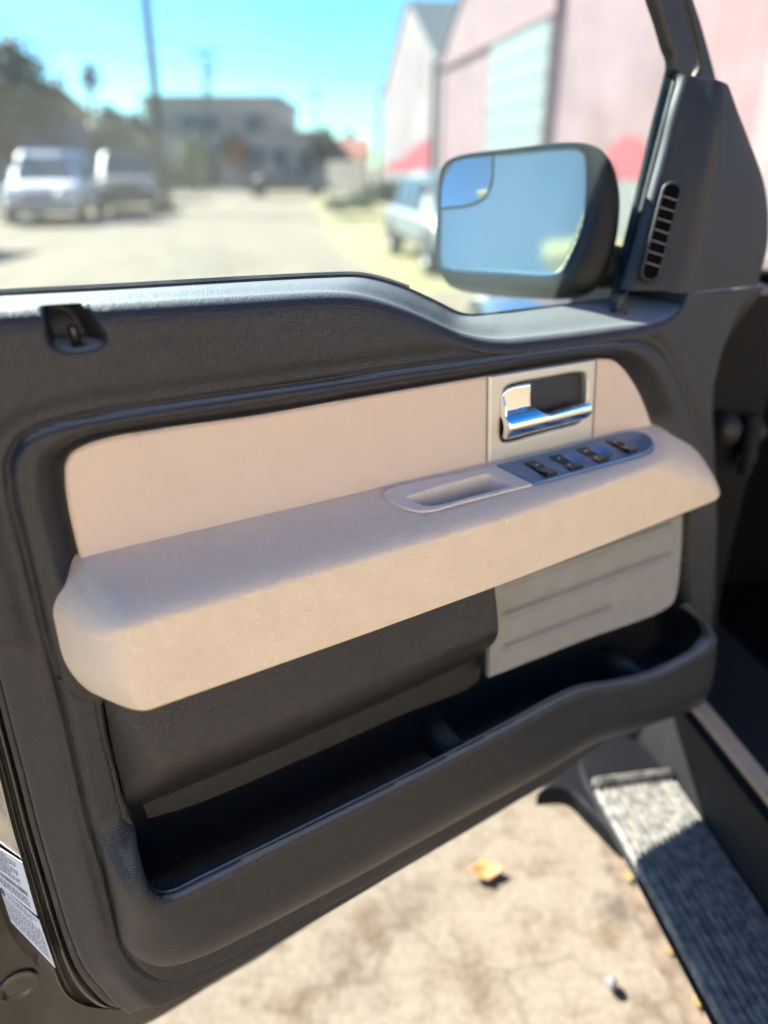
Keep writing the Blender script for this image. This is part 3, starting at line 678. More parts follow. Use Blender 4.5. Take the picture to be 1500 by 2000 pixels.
FLp = outline([(-70, 1500, 's'), (60, 1500, 's'), (330, 1800, 's'), (640, 1790, 's'), (500, 1880, 's'), (400, 1939), (294, 2003), (210, 2035), (60, 2050), (-20, 2030), (-45, 1960)], c=-.17)
flange = HF('door_lower_flange', FLp, lambda U, V, d: -.17 + rnd(d, .008), M['paint'], truck, res=.005, skirt=.03)
i0 = int(np.argmin(np.hypot(*(huv - DOOR.up(40, 1660, -.06)).T)))
P0 = np.array(cols[1][i0]); ey = unit(np.array(cols[1][i0 - 6]) - np.array(cols[1][i0 + 6])); ex = np.array(cols[2][i0]) - P0; ex = unit(ex - ey * (ex @ ey)); ez = np.cross(ex, ey); ez = ez if ez @ (CAM - P0) > 0 else -ez
EF = Frame(P0, ex, ey, ez)
def _label():
    g = Mat('printed_label', (.62, .64, .70), .45); return g.m
M['label'] = _label(); M['ink'] = Mat('label_ink', (.05, .05, .07), .6).m
def sticker(name, px, rows, oval=False):
    q = [EF.up(x, y, .0015) for x, y in px]
    b = MB(); f = [EF.w(p[0], p[1], .0018) for p in q]; k = [EF.w(p[0], p[1], .0012) for p in q]; b.loft([k, f], closed=True); b.add(f, [(0, 1, 2, 3)])
    o = b.build(name, M['label'], ef)
    # printing: rows of short words, a bar code, a small oval emblem, as ink on the label
    ink = MB(); R_ = random.Random(len(rows) + 3)
    def bil(s, t): return (1 - s) * (1 - t) * q[0] + s * (1 - t) * q[1] + s * t * q[2] + (1 - s) * t * q[3]
    def cell(s0, s1, t0, t1):
        c = [EF.w(*bil(s, t), .0021) for s, t in ((s0, t0), (s1, t0), (s1, t1), (s0, t1))]; ink.add(c, [(0, 1, 2, 3)])
    for (t0, t1, kind, sa, sb) in rows:
        s = sa
        while s < sb:
            L = R_.uniform(.02, .07) if kind == 't' else R_.choice([.005, .008])
            cell(s, min(s + L, sb), t0, t1); s += L + (R_.uniform(.012, .03) if kind == 't' else R_.choice([.005, .009]))
    if oval:
        pts = [(.07 + .06 * math.cos(a), .13 + .10 * math.sin(a)) for a in np.linspace(0, 2 * math.pi, 20, endpoint=False)]
        ink.add([EF.w(*bil(s, t), .0022) for s, t in pts], [tuple(range(20))])
    ink.build('label_print', M['ink'], ef)
    return o
rowsA = [(.06 + .055 * k, .085 + .055 * k, 't', .04, .80 if k % 3 else .6) for k in range(9)] + [(.60, .70, 'b', .04, .92)] + [(.76 + .06 * k, .79 + .06 * k, 't', .05, .9) for k in range(3)]
rowsB = [(.07, .10, 't', .18, .92), (.15, .18, 't', .18, .8)] + [(.26 + .05 * k, .275 + .05 * k, 't', .04, .97) for k in range(13)]
s1 = sticker('certification_label', [(-32, 1636), (43, 1684), (72, 1788), (-8, 1722)], rowsA); s1['label'] = 'upper printed white label with a bar code'
s2 = sticker('certification_label', [(-2, 1727), (76, 1797), (108, 1890), (22, 1800)], rowsB, True); s2['label'] = 'lower printed white label with small oval emblem'
b = MB(); c0 = DOOR.up(36, 1926, -.168); rr = []
for r, h_ in ((1.0, -.172), (1.0, -.1675), (.92, -.1655), (.82, -.1675), (.76, -.169), (.4, -.1678), (0.02, -.1675)):
    rr.append([DOOR.w(c0[0] + .0235 * r * math.cos(a), c0[1] + .0215 * r * math.sin(a), h_) for a in np.linspace(0, 2 * math.pi, 32, endpoint=False)])
b.loft(rr, closed=True); b.build('drain_plug', M['paint2'], flange, True)
ef['label'] = 'dark painted door end with two printed white labels'

M['rocker'] = grained('rocker_cladding', (.016, .016, .017), .65, scale=900., bs=.2, dist=.0002, tint=.1, spec=.25)
M['jamb'] = Mat('dark_jamb_and_shade_paint', (.005, .006, .008), .6, spec=.15).m
# ---- outside mirror ---------------------------------------------------------
mc = DOOR.w(*DOOR.up(1003, 410, -.20), -.20)
vdir = unit(CAM - mc)
# the glass looks back and up, so that it mirrors open sky
mz = unit(vdir + np.array([-.10, .0, .30])); mx = unit(np.cross(ZV, mz)); my = np.cross(mz, mx)
if mx[0] < 0: mx, my = -mx, my
MF = Frame(mc, mx, my, mz)
HO = outline([(857, 345), (862, 322), (885, 306), (1000, 288), (1120, 276), (1160, 282), (1192, 305), (1211, 370), (1208, 440), (1190, 510), (1165, 552), (1130, 567), (1000, 566), (900, 556), (868, 545), (853, 515), (852, 430)], fr=MF, c=.008)
HI = outline([(862, 345), (868, 326), (890, 312), (1000, 297), (1128, 288), (1141, 294), (1146, 310), (1146, 400), (1140, 440), (1115, 500), (1097, 532), (1080, 539), (1000, 536), (880, 528), (860, 520), (856, 500), (858, 430)], fr=MF, c=.004)
n = len(HO)
def res_poly(P, n):
    d = np.r_[0, np.cumsum(np.linalg.norm(np.diff(np.vstack([P, P[:1]]), axis=0), axis=1))]; Q = np.vstack([P, P[:1]]); t = np.linspace(0, d[-1], n, endpoint=False)
    return np.stack([np.interp(t, d, Q[:, k]) for k in (0, 1)], 1)
ho, hi_ = res_poly(HO, 80), res_poly(HI, 80); hc = ho.mean(0)
rg = [[MF.w(*p, -.004) for p in hi_], [MF.w(*p, .004) for p in hi_], [MF.w(*(hi_[i] * .7 + ho[i] * .3), .009) for i in range(80)], [MF.w(*(hi_[i] * .12 + ho[i] * .88), .007) for i in range(80)], [MF.w(*p, -.004) for p in ho], [MF.w(*(hc + (p - hc) * 1.01), -.03) for p in ho], [MF.w(*(hc + (p - hc) * .97), -.07) for p in ho], [MF.w(*(hc + (p - hc) * .80), -.11) for p in ho], [MF.w(*(hc + (p - hc) * .45), -.125) for p in ho], [MF.w(*hc, -.128) for p in ho]]
b = MB(); b.loft(rg, closed=True); hous = b.build('side_mirror', M['housing'], truck, True)
hous['label'] = 'black door mirror with a small inset blind spot mirror'
GLo = outline([(866, 348), (871, 330), (892, 316), (962, 306, 's'), (957, 362), (944, 386), (915, 400), (861, 406, 's')], fr=MF, c=.0)   # spot mirror
GLm = outline([(965, 304, 's'), (1128, 292), (1139, 298), (1143, 312), (1142, 400), (1136, 440), (1112, 500), (1094, 529), (1080, 535), (1000, 532), (880, 524), (864, 517), (860, 500), (861, 409, 's'), (917, 403), (947, 389), (961, 364)], fr=MF, c=0.)
RIM = outline([(864, 345), (870, 327), (892, 313), (1000, 299), (1128, 290), (1140, 296), (1145, 311), (1144, 400), (1138, 440), (1113, 501), (1096, 532), (1081, 539), (1000, 537), (880, 529), (860, 521), (855, 500), (857, 430)], fr=MF, c=0.)
HF('mirror_rim', RIM, lambda U, V, d: -.0015 + 0 * U, M['bluerim'], hous, res=.004, fr=MF, skirt=.004)
HF('mirror_glass', GLm, lambda U, V, d: .0008 - .35 * ((U) ** 2 + (V) ** 2) * .10 + rnd(d, .0006), M['mirror'], hous, res=.003, fr=MF, skirt=.002)
sc_ = GLo.mean(0)
HF('spot_mirror_border', sc_ + (GLo - sc_) * 1.07, lambda U, V, d: .0012 + 0 * U, M['housing'], hous, res=.002, fr=MF, skirt=.003)
HF('spot_mirror', GLo, lambda U, V, d: .0052 - ((U - sc_[0]) ** 2 + (V - sc_[1]) ** 2) * 1.5 + 0 * U, M['spot'], hous, res=.0015, fr=MF, skirt=.004)
b = MB(); a0 = MF.w(ho[:, 0].max() - .03, hc[1] - .045, -.06); a1 = DOOR.w(*DOOR.up(1290, 520, -.14), -.14)
b.tube([a0, .5 * (a0 + a1) + ZV * -.005, a1], [.034, .030, .040], 14); b.build('mirror_arm', M['rubber'], hous, True)

# ---- running board, rocker, jamb, fender ------------------------------------
TFm = Frame(np.array([hinge[0], hinge[1], 0.]), FV, LV, ZV)    # truck frame: forward, left, up
def tl(P): q = np.asarray(P) - TFm.O; return np.array([q @ FV, q @ LV, q[2]])
def tw(a, l, z): return TFm.O + FV * a + LV * l + ZV * z
pA, pB, pC, pD = (tl(gp(x, y, .40)) for x, y in ((1158, 1535), (1322, 1518), (1430, 2000), (1390, 1640)))
lo_, li_ = (pA[1] + pC[1]) / 2, (pB[1] + pD[1]) / 2; print('pad', pA, pB, pC, pD, 'sill', tl(gp(1336, 1392, .53)), tl(gp(1500, 1606, .53))); fr0 = (pA[0] + pB[0]) / 2
def _pad():
    g = Mat('worn_ribbed_step_pad', (.2, .2, .19), .7)
    sp = g.n('ShaderNodeSeparateXYZ'); g.L.new(g.tc.outputs['Object'], sp.inputs[0])
    n = g.noise(55, 6); r = g.ramp(n.outputs[0], [(.4, (.10, .105, .10)), (.62, (.25, .24, .215))]); n3 = g.noise(260, 3); r3 = g.ramp(n3.outputs[0], [(.35, (.82, .82, .82)), (.7, (1.1, 1.08, 1.05))])
    g.col(g.mixc(.8, r.outputs[0], r3.outputs[0], 'MULTIPLY')); n2 = g.noise(500, 2); g.bump(n2.outputs[0], .5, .001); return g.m
M['pad'] = _pad()
b = MB(); nr = 11; prof = []
W_ = lo_ - li_
for k in range(nr):
    l0 = li_ + .006 + (W_ - .012) * k / nr; st = (W_ - .012) / nr
    prof += [(l0, .397), (l0 + st * .12, .401), (l0 + st * .62, .401), (l0 + st * .75, .397)]
prof = [(li_, .385), (li_, .399)] + prof + [(lo_, .399), (lo_ + .004, .393), (lo_ + .004, .385)]
b.loft([[tw(a, l, z) for l, z in prof] for a in (fr0 - .002, fr0 - .6, fr0 - 1.9)])
# raised front lip
b.box(tw(fr0 + .006, (lo_ + li_) / 2, .401), (.020, W_ + .012, .020), (FV, LV, ZV), bev=.006)
pad = b.build('step_pad', M['pad'], truck); shade_auto(pad, 30)
b = MB(); sec = [(li_ - .05, .30), (li_ - .05, .372), (li_, .386), (lo_ + .004, .386), (lo_ + .010, .379), (lo_ + .006, .372), (lo_ - .03, .366), (lo_ - .06, .33), (li_, .30)]
rings = []
for a, s_, dz in ((fr0 + .16, .7, -.02), (fr0 + .10, .9, -.01), (fr0 + .03, 1, -.003), (fr0 - .1, 1, 0), (fr0 - 1.9, 1, 0)):
    rings.append([tw(a, li_ + (l - li_) * s_, .34 + (z - .34) * s_ + dz) for l, z in sec])
b.loft(rings, closed=True, cap=True); rb = b.build('running_board', M['jamb'], truck); shade_auto(rb, 40)  # near-black colour stands in for the shade lying on the board
BRF = Frame(np.array([0, 0, .37]), np.array([1., 0, 0]), np.array([0, 1., 0]), ZV)
BRp = outline([(1050, 1545, 's'), (1140, 1450, 's'), (1330, 1470, 's'), (1322, 1525, 's'), (1180, 1545), (1200, 1600), (1222, 1650, 's'), (1208, 1638), (1150, 1580), (1110, 1545)], fr=BRF)
HF('board_end_cap', BRp, lambda U, V, d: rnd(d, .008), M['jamb'], rb, res=.004, fr=BRF, skirt=.03)  # end cap coloured near-black as well, its shade put into the colour
for a in (fr0 - .9,):
    b = MB(); b.box(tw(a, li_ - .09, .345), (.06, .22, .03), (FV, LV, ZV), bev=.006); b.build('board_bracket', M['rubber'], rb)
# sill and rocker
sA, sB = tl(gp(1336, 1392, .53)), tl(gp(1500, 1606, .53))
sl = .5 * (sA[1] + sB[1]); dsl = sA[1]
def rk(a):
    t = (a - sB[0]) / (sA[0] - sB[0]); l = sB[1] + (sA[1] - sB[1]) * t; return l
ro = li_ - sl
roc = [(-.30, .30), (ro - .02, .30), (ro - .004, .35), (ro - .006, .41), (ro * .5, .50), (.003, .530), (-.004, .524), (-.010, .524), (-.014, .533), (-.05, .536), (-.060, .530), (-.075, .47), (-.30, .46)]
b = MB(); b.loft([[tw(a, sl + l, z) for l, z in roc] for a in (.30, .1, -.1, -1.2, -2.2)]); r_ = b.build('rocker_panel', M['rocker'], truck); shade_auto(r_, 30)
M['sill'] = grained('sill_plate', (.55, .39, .25), .6, 600., .4)
b = MB(); b.loft([[tw(a, sl + l, z) for l, z in ((-.012, .5385), (-.015, .543), (-.046, .543), (-.050, .5375))] for a in (.42, -2.1)]); b.build('door_sill_plate', M['sill'], r_)
# floor, kick panel and dash side: dark inside of the cab
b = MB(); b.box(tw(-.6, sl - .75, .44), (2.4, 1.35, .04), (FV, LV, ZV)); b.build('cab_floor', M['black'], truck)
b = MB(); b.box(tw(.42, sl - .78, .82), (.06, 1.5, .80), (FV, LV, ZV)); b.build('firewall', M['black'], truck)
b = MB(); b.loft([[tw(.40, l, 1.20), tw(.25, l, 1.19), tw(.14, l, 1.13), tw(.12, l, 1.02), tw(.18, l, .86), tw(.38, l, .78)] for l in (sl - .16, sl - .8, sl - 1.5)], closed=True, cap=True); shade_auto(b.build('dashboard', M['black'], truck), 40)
jl = tl(DOOR.w(1.06, -.3, -.06))
b = MB()
zs = [.52, .62, .80, 1.0, 1.15, 1.24]
def jamb(z): return 0.0
jr = []
for z in zs:
    jr.append([tw(.36, sl + .10, z), tw(.12, sl + .07, z), tw(.10, sl + .045, z), tw(.065, sl + .040, z), tw(.055, sl + .012, z), tw(.03, sl + .010, z), tw(.02, sl - .02, z), tw(.02, sl - .12, z), tw(.2, sl - .16, z), tw(.5, sl - .2, z)])
b.loft(jr, cap=True); jb = b.build('hinge_pillar', M['jamb'], truck); shade_auto(jb, 25)
b = MB()
b.loft([[tw(.026, sl + .012, z), tw(.036, sl + .028, z), tw(.018, sl + .034, z), tw(.008, sl + .018, z)] for z in (.54, .8, 1.2)], closed=True); b.build('door_opening_seal', M['rubber'], jb)
# hinges
for (zc) in ((1.0), (.66)):
    hb = MB(); c = dp(1464, 862, -.036); c = np.array([c[0], c[1], c[2] + (zc - 1.0)])
    hb.box(c, (.045, .012, .085), (HW, NW, VW), bev=.003); hb.tube([c - VW * .05 + HW * -.02 + NW * .01, c + VW * .05 - HW * .02 + NW * .01], .011, 12)
    hg = hb.build('door_hinge', M['jamb'], truck); shade_auto(hg, 30)
    for (x, y) in ((1467, 833), (1457, 893)):
        q = dp(x, y, -.028); q = np.array([q[0], q[1], q[2] + (zc - 1.0)]); b = MB(); b.tube([q - NW * .01, q, q + NW * .004, q + NW * .006], [.0105, .0105, .009, .005], 6); b.build('hinge_bolt', M['silverplug'], hg, True)
# rubber wiring boot between door and pillar
b = MB(); q0 = dp(1410, 838, -.05); q1 = dp(1475, 842, -.10); pts = [q0 + (q1 - q0) * t for t in np.linspace(0, 1, 13)]
b.tube(pts, [.030 if k == 0 else (.024 if k % 2 else .019) for k in range(13)], 18); bo = b.build('wiring_boot', M['rubber'], truck, True)
# fender, hood, cowl and a pillar
def ring_f(a, zt, inset):
    o = sl + .115 - inset
    return [tw(a, o - .0, .45), tw(a, o + .02, .60), tw(a, o + .01, .85), tw(a, o - .02, zt - .10), tw(a, o - .06, zt - .03), tw(a, o - .14, zt), tw(a, o - .45, zt + .06), tw(a, o - .95, zt + .08)]
b = MB(); b.loft([ring_f(.13, 1.13, .0), ring_f(.5, 1.115, -.01), ring_f(1.0, 1.09, 0), ring_f(1.35, 1.05, .03), ring_f(1.5, 1.0, .09), ring_f(1.56, .85, .16)]); fd = b.build('front_fender', M['bodypaint'], truck, True)
b = MB(); b.tube([tw(.62, sl + .155, .93), tw(.60, sl + .157, .93)], .02, 12); 
amb = Mat('amber_lens', (.75, .30, .05), .2).m
b = MB(); b.box(tw(.95, sl + .122, .90), (.06, .012, .03), (FV, LV, ZV), bev=.004); b.build('side_marker_lamp', amb, fd)
# front wheel
wc = tw(.82, sl - .0, .40)
b = MB(); b.loft([[wc + LV * l + (FV * math.cos(a) + ZV * math.sin(a)) * r for a in np.linspace(0, 2 * math.pi, 28, endpoint=False)] for l, r in ((-.13, .24), (-.13, .37), (-.09, .40), (.07, .40), (.10, .37), (.10, .25))], closed=True); wh = b.build('front_wheel', M['rubber'], truck, True)
b = MB(); b.loft([[wc + LV * l + (FV * math.cos(a) + ZV * math.sin(a)) * r for a in np.linspace(0, 2 * math.pi, 28, endpoint=False)] for l, r in ((.095, .25), (.06, .22), (.07, .10), (.09, .05), (.09, .001))], closed=True); b.build('wheel_rim', M['silverplug'], wh, True)

# ================================================================== THE PLACE
RH = rad(-10); RF = np.array([math.sin(RH), math.cos(RH), 0.]); RQ = np.array([math.cos(RH), -math.sin(RH), 0.])   # along the alley, to its right
def al(s, q, z=0.): return RF * s + RQ * q + ZV * z
def hit(px, py, L):
    """sight line meets the plane L metres right of the alley line"""
    d = rayd(px, py); t = (L - CAM @ RQ) / (d @ RQ); P = CAM + d * t; return P @ RF, P[2]
AX = (RF, RQ, ZV)
# ---- ground
def _ground():
    g = Mat('sandy_concrete_ground', (.24, .20, .145), .9, spec=.08)
    P = g.tc.outputs['Object']
    n1 = g.noise(1.1, 9, P, .62); r1 = g.ramp(n1.outputs[0], [(.30, (.165, .138, .108)), (.44, (.20, .172, .137)), (.56, (.222, .195, .158)), (.70, (.238, .212, .168))])
    n2 = g.noise(9, 8, P, .7); r2 = g.ramp(n2.outputs[0], [(.36, (.62, .55, .47)), (.5, (1, 1, 1)), (.68, (1.12, 1.1, 1.05))])
    c = g.mixc(.85, r1.outputs[0], r2.outputs[0], 'MULTIPLY')
    n3 = g.noise(3.3, 6, P, .6); r3 = g.ramp(n3.outputs[0], [(.60, (0, 0, 0)), (.70, (.4, .4, .4))]); c = g.mixc(r3.outputs[0], c, (.18, .135, .092))
    n5 = g.noise(60, 4, P); r5 = g.ramp(n5.outputs[0], [(.35, (.82, .8, .78)), (.65, (1.1, 1.1, 1.1))]); c = g.mixc(.7, c, r5.outputs[0], 'MULTIPLY')
    n4 = g.noise(.09, 3, P); r4 = g.ramp(n4.outputs[0], [(.4, (0.95, .95, .95)), (.62, (1.15, 1.12, 1.0))]); c = g.mixc(1., c, r4.outputs[0], 'MULTIPLY')
    # dark oily spot near the step, stays with the ground
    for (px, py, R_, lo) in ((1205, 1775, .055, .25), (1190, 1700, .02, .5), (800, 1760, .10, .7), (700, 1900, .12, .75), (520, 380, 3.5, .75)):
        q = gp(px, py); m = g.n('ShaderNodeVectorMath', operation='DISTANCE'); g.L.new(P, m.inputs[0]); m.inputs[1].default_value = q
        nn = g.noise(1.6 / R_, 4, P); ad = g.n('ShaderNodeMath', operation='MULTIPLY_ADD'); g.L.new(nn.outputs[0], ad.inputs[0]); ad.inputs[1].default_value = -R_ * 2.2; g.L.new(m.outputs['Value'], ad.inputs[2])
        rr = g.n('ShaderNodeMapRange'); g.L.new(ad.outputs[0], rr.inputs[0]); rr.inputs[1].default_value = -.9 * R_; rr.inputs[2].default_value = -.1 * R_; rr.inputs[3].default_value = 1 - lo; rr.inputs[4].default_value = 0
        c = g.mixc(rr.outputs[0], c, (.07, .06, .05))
    cv = g.n('ShaderNodeTexVoronoi', feature='DISTANCE_TO_EDGE'); cv.inputs['Scale'].default_value = .55; cn = g.noise(2.5, 6, P); cm = g.n('ShaderNodeVectorMath', operation='MULTIPLY_ADD'); g.L.new(cn.outputs['Color'], cm.inputs[0]); cm.inputs[1].default_value = (.5, .5, .5); g.L.new(P, cm.inputs[2]); g.L.new(cm.outputs[0], cv.inputs['Vector'])
    cr = g.ramp(cv.outputs['Distance'], [(0.0, (.35, .35, .35)), (.006, (0, 0, 0))]); c = g.mixc(cr.outputs[0], c, (.07, .055, .04))
    n7 = g.noise(4.5, 9, P, .72); r7 = g.ramp(n7.outputs[0], [(.57, (0, 0, 0)), (.68, (.38, .38, .38))]); c = g.mixc(r7.outputs[0], c, (.11, .095, .08))
    n8 = g.noise(170, 2, P); r8 = g.ramp(n8.outputs[0], [(.66, (0, 0, 0)), (.72, (.8, .8, .8))]); c = g.mixc(r8.outputs[0], c, (.07, .06, .05))
    g.col(c); g.bump(n2.outputs[0], .35, .01); return g.m
b = MB(); b.add([(-400, -200, 0), (400, -200, 0), (400, 700, 0), (-400, 700, 0)], [(0, 1, 2, 3)])
tag(b.build('ground', _ground()), kind='structure')
def _tar():
    g = Mat('dirt_in_joint', (.14, .10, .075), .9); n = g.noise(25, 6); r = g.ramp(n.outputs[0], [(.35, (.10, .075, .055)), (.65, (.20, .155, .11))]); g.col(r.outputs[0]); return g.m
# joint with dirt beside the running board
R_ = random.Random(3); l1, l2 = [], []
for k in range(60):
    t = k / 59; px = 1205 + (1440 - 1205) * t; py = 1640 + (2060 - 1640) * t
    wv = .018 + .012 * R_.random() + .02 * t; c = gp(px - 22, py, .004); s_ = unit(gp(px + 20, py) - gp(px, py)); l1.append(c - s_ * wv); l2.append(c + s_ * wv * 2.2)
b = MB(); b.loft([l1, l2]); tag(b.build('joint', _tar()), kind='structure').name = 'ground_joint'
g = Mat('dry_grass_ground', (.20, .19, .07), .95); n_ = g.noise(3, 6); r_2 = g.ramp(n_.outputs[0], [(.35, (.13, .14, .05)), (.5, (.22, .20, .08)), (.65, (.34, .25, .14))]); g.col(r_2.outputs[0]); M['verge'] = g.m
vp = [al(9, 1.9, .004), al(14, 1.6, .004), al(22, 2.1, .004), al(30, 2.6, .004), al(41, 3.0, .004), al(41, 8, .004), al(9, 8, .004)]
b = MB(); b.add(vp, [tuple(range(len(vp)))]); tag(b.build('verge', M['verge']), kind='structure')

def simple(name, c, r=.6, var=.15, sc_=4., metal=0.):
    g = Mat(name, c, r, metal); n = g.noise(sc_, 6, rough=.6); rr = g.ramp(n.outputs[0], [(.3, tuple(x * (1 - var) for x in c)), (.7, tuple(min(1, x * (1 + var)) for x in c))]); g.col(rr.outputs[0]); return g.m
def block(name, c, sc_=1.0):
    g = Mat(name, c, .85, spec=.15); mp = g.n('ShaderNodeMapping'); mp.inputs['Rotation'].default_value = (math.pi / 2, 0, 0); g.L.new(g.tc.outputs['Object'], mp.inputs[0])
    br = g.n('ShaderNodeTexBrick'); br.inputs['Scale'].default_value = 2.4; br.inputs['Mortar Size'].default_value = .012; g.L.new(mp.outputs[0], br.inputs[0])
    lo = tuple(x * .90 for x in c); hi = tuple(min(1, x * 1.07) for x in c)
    br.inputs['Color1'].default_value = (*c, 1); br.inputs['Color2'].default_value = (*hi, 1); br.inputs['Mortar'].default_value = (*tuple(x * .72 for x in c), 1)
    n = g.noise(.45, 8, rough=.65); r = g.ramp(n.outputs[0], [(.35, (.80, .78, .78)), (.5, (1, 1, 1)), (.68, (1.12, 1.14, 1.14))]); cc = g.mixc(1., br.outputs['Color'], r.outputs[0], 'MULTIPLY')
    m2 = g.n('ShaderNodeMapping'); m2.inputs['Scale'].default_value = (1.6, 1.6, .08); g.L.new(g.tc.outputs['Object'], m2.inputs[0]); n2 = g.noise(1.4, 6, m2.outputs[0], .7); r2 = g.ramp(n2.outputs[0], [(.56, (0, 0, 0)), (.72, (.45, .45, .45))]); cc = g.mixc(r2.outputs[0], cc, tuple(x * .62 for x in c))
    g.col(cc); g.bump(br.outputs['Fac'], -.3, .01); return g.m
W = {}
W['pink'] = block('pink_painted_wall', (.25, .168, .168)); W['palepink'] = block('pale_pink_painted_wall', (.27, .225, .217))
W['red'] = simple('red_paint', (.26, .03, .04), .7, .1); W['mint'] = simple('mint_door', (.19, .235, .205), .6, .06, 1.)
W['grey'] = simple('grey_render', (.17, .18, .17), .8, .15, 1.); W['roofg'] = simple('grey_roof_sheet', (.10, .11, .10), .6, .2)
W['seam'] = simple('brownish_pink_trim', (.25, .13, .13), .7); W['stucco'] = simple('taupe_stucco', (.62, .47, .35), .85, .12, 1.)
W['stucco2'] = simple('dark_taupe_band', (.48, .34, .26), .85, .1); W['win'] = Mat('blue_window', (.05, .09, .12), .35).m; M['rim'] = Mat('wheel_rim_paint', (.12, .12, .13), .5).m
W['wood'] = simple('weathered_pole_wood', (.09, .08, .07), .85, .3, 6.); W['dkgrey'] = simple('dark_grey_metal', (.05, .055, .055), .6)
W['cream'] = simple('cream_wall', (.82, .68, .50), .8, .08, 1.); W['yel'] = simple('yellow_eave', (.50, .36, .17), .7, .1)
W['fence'] = simple('brown_board_fence', (.13, .105, .085), .85, .35, 3.); W['tile'] = simple('orange_roof_tiles', (.30, .10, .06), .8, .2, 3.)
W['bark'] = simple('bark', (.07, .055, .045), .9, .3, 5.)
for nm, c in (('leafgrey', (.12, .14, .10)), ('leafdark', (.085, .105, .07)), ('leafgreen', (.09, .14, .035)), ('leafyel', (.20, .26, .04))): W[nm] = simple(nm, c, .7, .45, 1.6)

# ---- pink warehouses: three gabled fronts facing the alley, 8 m to its right
LQ = 8.0 + CAM @ RQ
def wp(s, z, o=0.): return al(s, LQ - o, z)
def warehouse(s0, s1, eave, peak, wall, label, extras):
    c = (s0 + s1) / 2; o = thing('pink_warehouse', label, 'warehouse', al(c, LQ, 0), 'pink gabled warehouses along the alley')
    D = 22; b = MB()
    prof = [(s0, 0), (s0, eave), (c - .5, peak), (c + .5, peak), (s1, eave), (s1, 0)]
    b.loft([[al(s, LQ, z) for s, z in prof], [al(s, LQ + D, z) for s, z in prof]], closed=True, cap=True); b.build('wall', wall, o)
    b = MB()
    rp = [(s0 + .0, eave + .02), (c - .5, peak + .02), (c + .5, peak + .02), (s1 - .0, eave + .02)]; top = [(s, z + .14) for s, z in rp][::-1]
    b.loft([[al(s, LQ - .10, z) for s, z in rp + top], [al(s, LQ + D + .1, z) for s, z in rp + top]], closed=True, cap=True); b.build('roof', W['roofg'], o)
    extras(o, s0, s1, eave); return o
def plate(o, name, pts, m, t=.05):
    b = MB(); b.loft([[wp(s, z, -.02) for s, z in pts], [wp(s, z, t) for s, z in pts]], closed=True); b.add([wp(s, z, t) for s, z in pts], [tuple(range(len(pts)))]); return b.build(name, m, o)
def ex1(o, a, b_, e):
    plate(o, 'base_band', [(a, .02), (b_, .02), (b_, 1.15), (a, 1.15)], W['grey'], .06)
    pts = [(a + .5, 1.17), (b_ - .6, 1.17), (b_ - 1.2, 1.6), (b_ - 4, 1.95)] ; k = []
    for s_, z_ in [(b_ - .3, 1.16), (a + 1.2, 1.16)]: k.append((s_, z_))
    for t in np.linspace(0, 1, 12): k.append((a + 1.2 + (b_ - a - 1.5) * t, 1.16 + 1.35 * (1 - t) ** .8 + .12 * math.sin(9 * t)))
    plate(o, 'painted_mound', k, W['red'], .04)
def ex2(o, a, b_, e):
    plate(o, 'base_band', [(a, .02), (b_, .02), (b_, 1.15), (a, 1.15)], W['grey'], .06)
    d = plate(o, 'roller_door', [(20.6, .05), (25.5, .05), (25.5, 4.86), (20.6, 4.86)], W['mint'], .09)
    for z in np.arange(.6, 4.8, .6): 
        b = MB(); b.box(wp(23.05, z, .10), (4.8, .03, .03), AX); b.build('door_rib', W['mint'], d)
    b = MB(); b.box(wp((a + b_) / 2, 4.98, .07), (b_ - a, .16, .22), AX); b.build('eave_band', W['seam'], o)
    b = MB(); b.tube([wp(b_ - .15, 0, .25), wp(b_ - .15, 5.2, .25)], .13, 10); b.build('downpipe', W['dkgrey'], o)
def ex3(o, a, b_, e):
    plate(o, 'base_band', [(a, .02), (b_, .02), (b_, 1.15), (a, 1.15)], W['grey'], .06)
    k = [(17.0, 1.16)]
    for t in np.linspace(0, 1, 12): k.append((17.0 - 2.6 * t, 1.16 + .85 * math.sin(math.pi * min(1, t * 1.0)) ** .6))
    plate(o, 'painted_mound', k + [(14.4, 1.16)], W['red'], .04)
    b = MB(); b.tube([wp(b_ - .12, 0, .12), wp(b_ - .12, 5.3, .12)], .09, 10); b.build('downpipe', W['seam'], o)
    plate(o, 'doorway', [(8.0, .05), (11.5, .05), (11.5, 4.0), (8.0, 4.0)], W['palepink'], .04)
warehouse(32.4, 45.6, 5.1, 8.1, W['palepink'], 'farthest pale pink gabled warehouse, red mound painted at its base beyond the dark downpipe', ex1)
warehouse(20.2, 32.4, 5.1, 8.3, W['pink'], 'pink gabled warehouse with a tall mint green roller door, in the middle of its row', ex2)
warehouse(2.0, 20.2, 5.4, 9.4, W['pink'], 'nearest pink warehouse of the row, filling the right side behind the door mirror', ex3)

